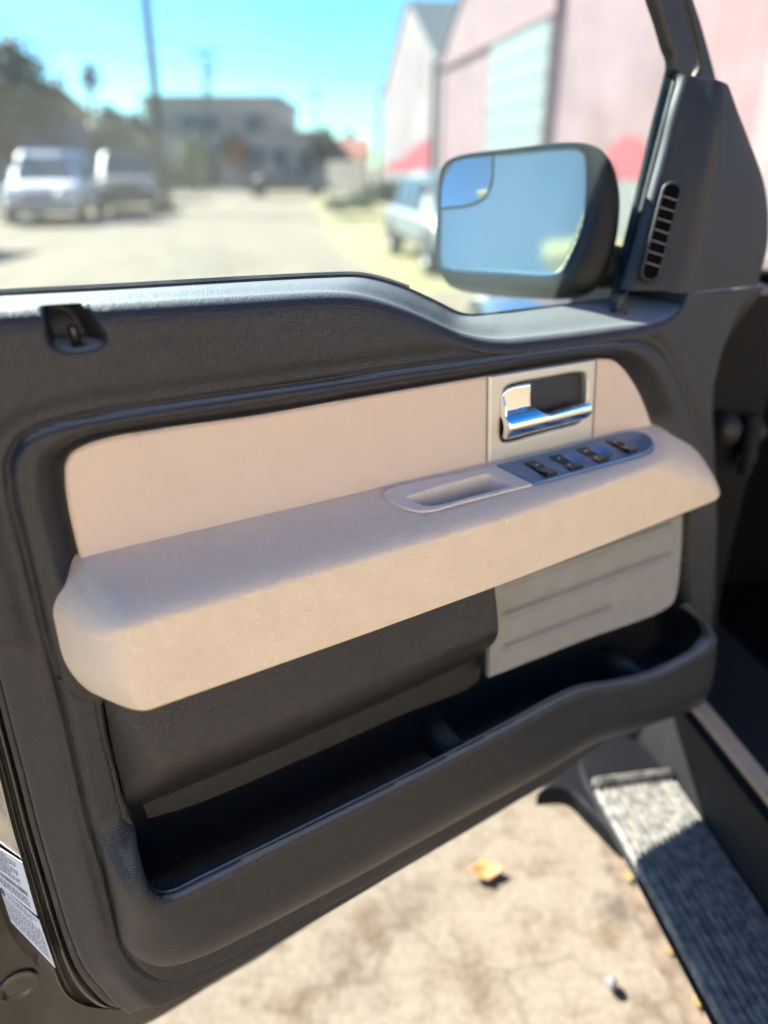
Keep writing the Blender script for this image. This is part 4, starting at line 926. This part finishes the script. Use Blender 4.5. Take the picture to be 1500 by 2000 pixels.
# ---- taupe two storey building at the alley's end
YB = 58.
def bp(px, py, z=None):
    P = yp(px, py, YB); return P if z is None else np.array([P[0], P[1], z])
def blockpx(b, x0, x1, z0, z1, d, Y=YB, m=0, f=0.):
    a = yp(x0, 340, Y)[0]; c = yp(x1, 340, Y)[0]; b.box(((a + c) / 2, Y + d / 2 - f, (z0 + z1) / 2), (c - a, d, z1 - z0), m=m)
o = thing('two_storey_building', 'taupe flat roofed two storey building with a lower wing, closing the end of the alley', 'building', (-10, YB, 0))
zt = yp(295, 197, YB)[2]; zr = yp(600, 262, YB)[2]
b = MB(); blockpx(b, 295, 552, 0, zt, 12); b.build('wall', W['stucco'], o)
b = MB(); blockpx(b, 290, 557, zt + .01, zt + .35, 12.4, f=.2); b.build('parapet', W['stucco2'], o)
b = MB(); blockpx(b, 552.6, 632, 0, zr, 9); b.build('wing', W['stucco'], o)
b = MB(); blockpx(b, 552.7, 640, zr + .01, zr + .25, 9.4, f=.2); b.build('wing_roof', W['stucco2'], o)
b = MB(); zb = yp(400, 235, YB)[2]; blockpx(b, 330, 545, zb - .9, zb + .6, .15, f=.10); b.build('window_band', W['stucco2'], o)
for x0, x1 in ((365, 395), (400, 435), (488, 520)):
    b = MB(); blockpx(b, x0, x1, zb - .7, zb + .3, .1, f=.16); b.build('window', W['win'], o)
for x0, x1, z0, z1, mm in ((400, 432, .1, 2.6, W['dkgrey']), (470, 520, .1, 2.7, W['grey']), (535, 565, 1.2, 2.6, W['win']), (585, 610, .1, 2.4, W['dkgrey'])):
    b = MB(); blockpx(b, x0, x1, z0, z1, .12, f=.10); b.build('door' if z0 < 1 else 'window', mm, o)
b = MB(); c = yp(457, 293, YB - .5); b.tube([c + (0, .1, 0), c + (0, -.1, 0)], 1.0, 16); sg = b.build('hanging_sign', simple('orange_sign', (.42, .14, .05), .6), None, True); tag(sg, 'round orange sign on the front of the taupe building', 'sign'); sg.name = 'round_sign'
b = MB(); b.tube([yp(410, 200, YB + 3), yp(408, 120, YB + 3)], .10, 8)
for zz in (0, .7): b.tube([yp(397, 160, YB + 3) + (0, 0, zz), yp(425, 150, YB + 3) + (0, 0, zz)], .07, 6)
b.build('roof_antenna', W['dkgrey'], o)

# ---- low house on the left, half behind the tree
def house(name, label, x0, x1, ztop, Y, wallm, roofm, d=8, ridge=1.2):
    a = yp(x0, 340, Y)[0]; c = yp(x1, 340, Y)[0]; o = thing(name, label, 'house', ((a + c) / 2, Y, 0))
    b = MB(); b.box(((a + c) / 2, Y + d / 2, ztop / 2), (c - a, d, ztop)); b.build('wall', wallm, o)
    b = MB(); m_ = (a + c) / 2; w_ = (c - a) / 2 + .4
    b.loft([[(m_ - w_, Y - .4, ztop + .01), (m_ - w_, Y + d / 2, ztop + ridge), (m_ - w_, Y + d + .4, ztop + .01)], [(m_ + w_, Y - .4, ztop + .01), (m_ + w_, Y + d / 2, ztop + ridge), (m_ + w_, Y + d + .4, ztop + .01)]], closed=True, cap=True); b.build('roof', roofm, o)
    for t in (.25, .7):
        b = MB(); b.box((a + (c - a) * t, Y - .03, ztop * .55), (1.1, .08, 1.1)); b.build('window', W['win'], o)
    return o
house('low_house', 'low blue grey house behind the white car, under the big tree', -60, 52, 3.6, 33, simple('bluegrey_wall', (.13, .15, .18), .8), W['tile'])
house('garden_house', 'small pale green roofed house between the big tree and the pole', 70, 200, 3.6, 50, simple('palegreen_wall', (.20, .23, .17), .8), simple('green_roof', (.14, .20, .07), .8), ridge=1.0)
house('tiled_house', 'small house with an orange tiled roof beyond the board fence', 640, 712, 1.9, 62, W['stucco'], W['tile'], ridge=1.6)

# ---- poles and wires
def pole(px0, py0, px1, z1, Y, r, label, arms=()):
    a = yp(px0, py0, Y); a = np.array([a[0], Y, 0.]); t_ = yp(px1, 0, Y); top = np.array([t_[0], Y, z1])
    o = thing('utility_pole', label, 'utility pole', tuple(a)); b = MB(); b.tube([a, a * .5 + top * .5, top], [r, r * .85, r * .7], 12); b.build('pole_shaft', W['wood'], o, True)
    for z, L in arms:
        p = a + (top - a) * (z / z1); b = MB(); b.box(p, (L, .10, .12)); ca = b.build('crossarm', W['wood'], o)
        for k in (-.45, -.2, .2, .45):
            b = MB(); b.tube([p + (L * k, 0, .06), p + (L * k, 0, .22)], [.05, .03], 8); b.build('insulator', W['dkgrey'], ca)
    return top
pole(326, 400, 288, 9.5, 27, .17, 'thick leaning wooden utility pole beside the parked dark pickup', ((9.0, 2.0),))
pole(398, 340, 392, 7.6, 48, .12, 'thin distant utility pole above the taupe building roof', ((7.2, 1.6),))
pole(612, 340, 610, 7.0, 66, .10, 'faint thin pole above the low wing of the taupe building', ((6.6, 1.2),))
pole(738, 330, 741, 5.8, 50, .13, 'short dark pole at the far corner of the pink warehouses', ())
for k, (y0, y1) in enumerate(((60, 92), (85, 122), (100, 136))):
    a = yp(-200, y0 - 60, 40); c = yp(1100, y1 + 10, 60); b = MB(); pts = [a + (c - a) * t - ZV * (1.2 * 4 * t * (1 - t)) for t in np.linspace(0, 1, 16)]
    b.tube(pts, .018, 6); tag(b.build('power_line', W['dkgrey'], None, True), 'thin overhead wire, %s of three sagging across the sky' % ('highest', 'middle', 'lowest')[k], 'power line', 'overhead power lines')

# ---- trees
def leaves(center, rad3, n, size, seed, mats, clumps=14):
    r = np.random.default_rng(seed); cl = r.normal(size=(clumps, 3)); cl /= np.linalg.norm(cl, axis=1)[:, None]; cl *= r.uniform(.25, .85, (clumps, 1)); cs = r.uniform(.25, .5, clumps)
    k = r.integers(0, clumps, n); p = cl[k] + r.normal(size=(n, 3)) * cs[k][:, None] * .45
    p = p * np.array(rad3) + np.array(center); a = r.normal(size=(n, 3)); a /= np.linalg.norm(a, axis=1)[:, None]; c = np.cross(a, r.normal(size=(n, 3))); c /= np.linalg.norm(c, axis=1)[:, None]
    s = size * r.uniform(.6, 1.3, (n, 1)); a = a * s; c = c * s * .5
    V = np.stack([p - a, p - c, p + a, p + c], 1).reshape(-1, 3); F = np.arange(4 * n).reshape(n, 4); return V, F, (k % len(mats)), cl * np.array(rad3) + np.array(center)
def tree(name, label, cat, base, h, rad3, n, size, seed, mats, tr=.2, group=None):
    base = np.array(base, float); o = thing(name, label, cat, tuple(base), group)
    cen = base + ZV * (h - rad3[2]); V, F, fm, cl = leaves(cen, rad3, n, size, seed, mats)
    mk('crown', V, F.tolist(), None, o, False, mats, fm.tolist())
    if tr:
        b = MB(); fork = base + ZV * max(.3, (h - 2 * rad3[2]) * .9 + .2); b.tube([base, fork * .5 + base * .5 + (.05, 0, 0), fork], [tr, tr * .8, tr * .7], 10)
        for q in cl[:7]: b.tube([fork - ZV * .1, (fork + q) / 2 + (0, 0, .15), q], [tr * .5, tr * .3, tr * .1], 6)
        b.build('trunk', W['bark'], o, True)
    return o
P_ = yp(45, 300, 25); tree('big_tree', 'large dark grey green tree at the left edge above the white car', 'tree', (P_[0] - .6, 25.5, 0), 5.3, (2.3, 2.3, 1.9), 6500, .13, 1, [W['leafgrey'], W['leafdark'], W['leafgrey']], .28)
P_ = yp(238, 300, 36); tree('round_tree', 'round olive green tree behind the parked cars left of the pole', 'tree', (P_[0], 36, 0), 3.7, (1.6, 1.5, 1.2), 3000, .14, 2, [W['leafgrey'], W['leafdark']], .18)
P_ = yp(285, 300, 40); tree('bushy_tree', 'bushy grey brown tree directly behind the thick wooden pole', 'tree', (P_[0], 38, 0), 3.2, (1.4, 1.2, 1.3), 2600, .13, 3, [W['leafdark'], W['leafgrey']], .15)
P_ = yp(372, 300, 48); tree('yellow_green_shrub', 'bright yellow green shrub in front of the taupe building', 'shrub', (P_[0], 48, 0), 2.9, (1.3, 1.0, 1.0), 2200, .13, 4, [W['leafyel'], W['leafgreen']], .08)
P_ = yp(350, 300, 47); tree('dark_hedge_shrub', 'dark green shrub between the pole and the yellow green shrub', 'shrub', (P_[0], 46, 0), 2.0, (1.6, .9, 1.0), 2000, .12, 5, [W['leafdark']], .08)
P_ = yp(635, 300, 56); tree('small_dark_tree', 'small dark tree at the right end of the taupe building', 'tree', (P_[0], 56.5, 0), 4.1, (1.1, 1.0, 1.6), 1600, .14, 6, [W['leafdark']], .12)
P_ = yp(688, 300, 70); tree('pointed_tree', 'small pointed green tree behind the orange roof', 'tree', (P_[0], 70, 0), 5.0, (.8, .8, 1.6), 1200, .14, 7, [W['leafdark'], W['leafgreen']], .12)
P_ = yp(140, 300, 44); tree('light_green_tree', 'low light green tree behind the dark pickup, right of the big tree', 'tree', (P_[0], 46, 0), 3.6, (2.4, 1.5, 1.0), 2600, .14, 8, [W['leafgreen'], W['leafgrey']], .15)
P_ = yp(28, 330, 28); tree('roadside_bush', 'dark bush between the low house and the white car', 'shrub', (P_[0] - 1.5, 27.5, 0), 2.0, (1.6, 1.0, 1.0), 1600, .12, 9, [W['leafdark'], W['leafgrey']], .08)
# palm
Y = 50; a = yp(182, 300, Y); top = yp(170, 132, Y); o = thing('palm_tree', 'tall thin palm tree standing alone against the sky on the left', 'palm tree', (a[0], Y, 0))
b = MB(); b.tube([(a[0], Y, 0), (a[0] * .5 + top[0] * .5 + .05, Y, top[2] / 2), tuple(top)], [.2, .14, .12], 10); b.build('trunk', W['bark'], o, True)
b = MB(); r = random.Random(5)
for k in range(34):
    an = r.uniform(0, 6.28); el = r.uniform(-1.1, 1.2); L = r.uniform(.75, 1.1); d = np.array([math.cos(an) * math.cos(el), math.sin(an) * math.cos(el), math.sin(el)]); sd_ = unit(np.cross(d, ZV)); pr = []
    for t in np.linspace(0, 1, 5):
        c = top + d * L * t - ZV * .55 * t * t; w_ = .16 * math.sin(math.pi * (.12 + .86 * t)); pr.append([c - sd_ * w_ - ZV * .05, c, c + sd_ * w_ - ZV * .05])
    b.loft(pr)
b.build('crown', W['leafdark'], o)

# ---- fence, box, hedge on the right of the alley
f0, f1 = gp(715, 385), gp(640, 372)
o = thing('board_fence', 'brown board fence along the right verge below the orange roof', 'fence', tuple((f0 + f1) / 2))
e = unit(f1 - f0); L = np.linalg.norm(f1 - f0); b = MB()
for k in range(int(L / .16)): 
    c = f0 + e * (.16 * k + .08); b.box(c + ZV * (.85 + .03 * random.random()), (.14, .03, 1.7), (e, np.cross(ZV, e), ZV))
b.build('boards', W['fence'], o)
for k in range(int(L / 2.4) + 1): b = MB(); b.box(f0 + e * 2.4 * k + np.cross(ZV, e) * -.07 + ZV * .9, (.1, .1, 1.8)); b.build('post', W['fence'], o)
P_ = gp(690, 425); tree('verge_weeds', 'low weeds and dry brush on the verge in front of the board fence', 'plant', (P_[0], P_[1], 0), .75, (1.0, 1.6, .35), 1800, .07, 11, [W['leafgreen'], W['leafgrey']], 0)
P_ = gp(750, 420); tree('dark_shrub', 'dark shrub beside the light car at the foot of the pink warehouse', 'shrub', (P_[0] + .1, P_[1] + 3, 0), 1.15, (.75, 1.3, .55), 1600, .08, 12, [W['leafdark'], W['bark']], .04)

# ---- cars
def car(name, label, cat, loc, head, col, L=4.6, Wd=1.85, H=1.75, kind='suv', group=None):
    loc = np.array([loc[0], loc[1], 0.]); F_ = np.array([math.sin(head), math.cos(head), 0]); S_ = np.array([-math.cos(head), math.sin(head), 0])
    o = thing(name, label, cat, tuple(loc), group); T = lambda x, y, z: loc + F_ * x + S_ * y + ZV * z
    h = H; bl = h * .56; lo = .30; hw = Wd / 2; x0, x1 = -L / 2, L / 2
    hood = {'suv': .60, 'sedan': .58, 'pickup': .62}[kind] * h
    if kind == 'pickup': secs = [(x0, .55 * h, .9), (x0 + .05, .60 * h, .98), (-.25 * L, .61 * h, 1), (0, .60 * h, 1), (.2 * L, .60 * h, 1), (.28 * L, .60 * h, 1), (x1 - .25, .56 * h, .97), (x1, .46 * h, .86)]
    else: secs = [(x0, .50 * h, .86), (x0 + .15, .58 * h, .95), (-.25 * L, .60 * h, 1), (0, .59 * h, 1), (.2 * L, .585 * h, 1), (.28 * L, .575 * h, .99), (x1 - .30, .52 * h, .95), (x1, .38 * h, .82)]
    rings = []
    for x, zt_, k in secs:
        w_ = hw * k; rings.append([T(x, -w_ * .86, lo), T(x, -w_, lo + .12), T(x, -w_ * 1.0, (lo + zt_) / 2), T(x, -w_ * .97, zt_ - .08), T(x, -w_ * .88, zt_), T(x, 0, zt_ + .035), T(x, w_ * .88, zt_), T(x, w_ * .97, zt_ - .08), T(x, w_, (lo + zt_) / 2), T(x, w_, lo + .12), T(x, w_ * .86, lo)])
    b = MB(); b.loft(rings, closed=True, cap=True)
    cab = {'suv': (-.47, -.40, .10, .25), 'sedan': (-.36, -.20, .06, .24), 'pickup': (-.10, -.05, .13, .25)}[kind]
    cr = [T(x * L, 0, 0) for x in cab]
    zb = .585 * h - .02
    def cring(z, ins, xa, xb): 
        w_ = hw * ins; return [T(xa, -w_ * .9, z), T(xa, w_ * .9, z), T(xa + .1, w_, z), T(xb - .15, w_, z), T(xb, w_ * .85, z), T(xb, -w_ * .85, z), T(xb - .15, -w_, z), T(xa + .1, -w_, z)]
    b.loft([cring(zb, .92, cab[0] * L, cab[3] * L), cring(zb + (h - zb) * .85, .78, cab[1] * L, cab[2] * L), cring(h, .66, cab[1] * L + .12, cab[2] * L - .15)], closed=True, cap=True)
    bd = b.build('body', col, o); shade_auto(bd, 30)
    def g4(nm, pts): q = MB(); c = np.mean(pts, 0); q.add([np.array(p) for p in pts], [(0, 1, 2, 3)]); oo = q.build(nm, W['win'], o); sm = oo.modifiers.new('t', 'SOLIDIFY'); sm.thickness = .02; sm.offset = 0; return oo
    def lerp(z_, t): return cab[0 if t < 0 else 3] * L
    za, zc = zb + .05, zb + (h - zb) * .80
    def xe(i, j, z): t = (z - zb) / ((h - zb) * .85); return (cab[i] * (1 - t) + cab[j] * t) * L
    def we(z): t = (z - zb) / ((h - zb) * .85); return hw * (.92 * (1 - t) + .78 * t)
    g4('windshield', [T(xe(3, 2, za) + .015, -we(za) * .78, za), T(xe(3, 2, za) + .015, we(za) * .78, za), T(xe(3, 2, zc) + .015, we(zc) * .78, zc), T(xe(3, 2, zc) + .015, -we(zc) * .78, zc)])
    g4('rear_window', [T(xe(0, 1, za) - .015, -we(za) * .8, za), T(xe(0, 1, za) - .015, we(za) * .8, za), T(xe(0, 1, zc) - .015, we(zc) * .8, zc), T(xe(0, 1, zc) - .015, -we(zc) * .8, zc)])
    for s in (-1, 1):
        n_ = 2 if kind == 'pickup' else 3; a0, a1 = cab[0] * L + .25, cab[3] * L - .30
        for k in range(n_):
            u0, u1 = a0 + (a1 - a0) * k / n_ + .04, a0 + (a1 - a0) * (k + 1) / n_ - .04; sh = lambda u: (u * .88)
            g4('side_window', [T(u0, s * (we(za) + .012), za), T(u1, s * (we(za) + .012), za), T(u1 - (.35 if k == n_ - 1 else 0), s * (we(zc) + .012), zc), T(u0 + (.15 if k == 0 else 0), s * (we(zc) + .012), zc)])
        for x in (-.31 * L, .32 * L):
            b = MB(); wc_ = T(x, s * (hw - .10), .35)
            pr = [(-.1, .20), (-.1, .33), (-.06, .35), (.08, .35), (.115, .33), (.115, .22)]
            b.loft([[wc_ + S_ * s * l + (F_ * math.cos(a) + ZV * math.sin(a)) * r for a in np.linspace(0, 2 * math.pi, 20, endpoint=False)] for l, r in pr], closed=True); w_ = b.build('wheel', M['rubber'], o, True)
            b = MB(); b.loft([[wc_ + S_ * s * l + (F_ * math.cos(a) + ZV * math.sin(a)) * r for a in np.linspace(0, 2 * math.pi, 20, endpoint=False)] for l, r in ((.11, .225), (.07, .19), (.09, .06), (.09, .001))], closed=True); b.build('rim', M['rim'], w_)
        b = MB(); b.box(T(x1 - .06, s * hw * .66, .44 * h), (.16, .32, .13), (F_, S_, ZV), bev=.03); b.build('headlight', W['lamp'], o)
        b = MB(); b.box(T(x0 + .03, s * hw * .78, .50 * h), (.10, .16, .26), (F_, S_, ZV), bev=.03); b.build('tail_light', W['red'], o)
    b = MB(); b.box(T(x1 - .02, 0, .40 * h), (.10, Wd * .42, .16), (F_, S_, ZV), bev=.02); b.build('grille', W['dkgrey'], o)
    b = MB(); b.box(T(x1 - .02, 0, .24 * h), (.16, Wd * .84, .14), (F_, S_, ZV), bev=.04); b.build('bumper', W['dkgrey'], o)
    return o
W['lamp'] = Mat('lamp_lens', (.6, .62, .62), .15).m
def cpaint(n, c, m=.1): return Mat(n, c, .5, m, coat=.15 if c[0] < .2 else .5, coat_rough=.15).m
c1 = gp(85, 437); hd = RH + math.pi
car('white_suv', 'white car facing the camera at the left edge, blue sky in its windshield', 'car', (c1[0] - .2, c1[1] + 1.6), hd - rad(2), cpaint('white_car_paint', (.58, .58, .60)), 4.8, 2.0, 1.82, 'suv', 'cars parked on the left of the alley')
c2 = gp(250, 415); car('dark_parked_pickup', 'dark blue grey pickup parked between the white car and the thick pole', 'pickup truck', (c2[0] - .35, c2[1] + 1.4), hd - rad(8), cpaint('dark_blue_car_paint', (.03, .042, .06)), 5.4, 1.95, 1.85, 'pickup', 'cars parked on the left of the alley')
c3 = gp(562, 384); car('distant_car', 'small dark car crossing the far end of the alley before the taupe building', 'car', (c3[0], c3[1]), rad(84), cpaint('dark_far_paint', (.03, .035, .045)), 4.6, 1.8, 1.42, 'sedan')
c4 = gp(835, 545); car('light_car', 'pale grey green car parked ahead on the right verge, partly hidden by the door mirror', 'car', (c4[0] + .62, c4[1] + 2.0), RH + math.pi, cpaint('pale_silver_paint', (.13, .16, .16)), 4.5, 1.8, 1.36, 'sedan')
# unseen shed added to cast shade, left of the picture (its shadow reaches into the lower left of the alley)
o = thing('shade_casting_shed', 'unseen grey shed beyond the left edge, added to cast shadow into the alley', 'shed', (-11.6, 14.5, 0))
b = MB(); b.box((-11.6, 14.6, 1.7), (3.2, 4.0, 3.4)); b.build('wall', W['grey'], o); b = MB(); b.box((-11.6, 14.6, 3.48), (3.7, 4.5, .12)); b.build('roof', W['roofg'], o)

# ---- small things on the ground
def leaf(px, py, size, rot, col, label, curl=.35):
    c = gp(px, py, .006); o = thing('fallen_leaf', label, 'leaf', tuple(c), 'fallen leaves by the running board')
    ax = np.array([math.cos(rot), math.sin(rot), 0]); ay = np.cross(ZV, ax); pr = []
    for t in np.linspace(0, 1, 9):
        w_ = size * .30 * math.sin(math.pi * t ** .8) * (1 + .18 * math.sin(t * 17)) + .001; x = (t - .5) * size; zc = curl * size * (2 * t - 1) ** 2 * .5
        pr.append([c + ax * x + ay * w_ * k + ZV * (zc + curl * w_ * abs(k) ** 1.5) for k in (-1, -.5, 0, .5, 1)])
    b = MB(); b.loft(pr); q = b.build('blade', col, o, True); sm = q.modifiers.new('t', 'SOLIDIFY'); sm.thickness = .0012
    b = MB(); b.tube([c - ax * size * .5 + ZV * curl * size * .5, c - ax * size * .72 + ZV * .012], [.0015, .001], 6); b.build('stalk', col, o)
lf1 = simple('orange_leaf', (.36, .20, .07), .6, .3, 60.); lf2 = simple('yellow_leaf', (.27, .20, .07), .6, .3, 60.)
leaf(950, 1704, .075, .15, lf1, 'curled orange leaf lying alone on the bright concrete')
leaf(1228, 1712, .028, 1.3, lf2, 'small yellow leaf beside the sunlit step pad')
leaf(1312, 1858, .020, .3, lf1, 'tiny orange leaf in the dirty joint beside the running board')
leaf(1365, 1955, .030, .8, lf2, 'pale yellow green leaf nearest the bottom edge by the running board')
c = gp(1195, 1922, .012); b = MB(); r = np.random.default_rng(4); rr = []
for k in range(7):
    th = math.pi * k / 6; rr.append([c + np.array([math.cos(a) * math.sin(th) * .010 * (1 + .2 * math.sin(3 * a)), math.sin(a) * math.sin(th) * .015 * (1 + .15 * math.cos(2 * a)), math.cos(th) * .012]) for a in np.linspace(0, 2 * math.pi, 12, endpoint=False)])
b.loft(rr, closed=True); tag(b.build('pebble', simple('white_stone', (.16, .165, .175), .6, .15, 80.), None, True), 'single white pebble on the concrete near the bottom edge', 'pebble')
# ---- behind the photographer: the cream building that the mirror shows, enlarged as a warm reflector
o = thing('cream_building', 'cream walled building with a yellow eave, seen only in the door mirror, enlarged to bounce light onto the door', 'building', (-1, -9, 0))
b = MB(); b.box((11.7, -8.6, 2.3), (25, 8, 4.6)); b.build('wall', W['cream'], o)
b = MB(); b.box((11.4, -8.6, 4.70), (25.8, 9.0, .18)); b.build('eave', W['yel'], o)
for x in (4, 9, 14): b = MB(); b.box((x, -4.58, 1.9), (1.6, .12, 1.3)); b.build('window', W['win'], o)

# ================================================================== CAMERA, LIGHT, SKY
SUNH, SUNE = rad(-50), rad(38)
cam = bpy.data.cameras.new('camera'); co_ = bpy.data.objects.new('camera', cam); COL.objects.link(co_); sc.camera = co_
cam.sensor_fit = 'VERTICAL'; cam.sensor_height = 24; cam.lens = FP / 2000 * 24; cam.clip_start = .02; cam.clip_end = 2000
co_.location = CAM; co_.rotation_euler = (math.pi / 2 - PT, 0, 0)
cam.dof.use_dof = True; cam.dof.focus_distance = .72; cam.dof.aperture_fstop = cam.lens / 15.0
wd = bpy.data.worlds.new('World'); sc.world = wd; wd.use_nodes = True; nt = wd.node_tree
sky = nt.nodes.new('ShaderNodeTexSky'); sky.sky_type = 'NISHITA'; sky.sun_disc = False; sky.sun_elevation = SUNE; sky.sun_rotation = SUNH % (2 * math.pi)
sky.air_density = 1.0; sky.dust_density = .2; sky.ozone_density = 1.6
bg = nt.nodes['Background']; hs_ = nt.nodes.new('ShaderNodeHueSaturation'); hs_.inputs['Saturation'].default_value = 1.35; nt.links.new(sky.outputs[0], hs_.inputs['Color']); mlt = nt.nodes.new('ShaderNodeMix'); mlt.data_type = 'RGBA'; mlt.blend_type = 'MULTIPLY'; mlt.inputs[0].default_value = 1; mlt.inputs[7].default_value = (.50, .79, .98, 1); nt.links.new(hs_.outputs[0], mlt.inputs[6]); nt.links.new(mlt.outputs[2], bg.inputs[0]); bg.inputs[1].default_value = .050
sun = bpy.data.lights.new('sun', 'SUN'); sun.energy = 3.8; sun.angle = rad(.5); sun.color = (1, .94, .84)
so = bpy.data.objects.new('sun', sun); COL.objects.link(so)
sd = Vector((math.sin(SUNH) * math.cos(SUNE), math.cos(SUNH) * math.cos(SUNE), math.sin(SUNE))); so.rotation_euler = sd.to_track_quat('Z', 'Y').to_euler()
vs = sc.view_settings; vs.view_transform = 'Standard'; vs.look = 'None'; vs.exposure = 2.55; vs.gamma = 1
sc.cycles.max_bounces = 8; sc.cycles.transparent_max_bounces = 12; sc.cycles.caustics_reflective = False
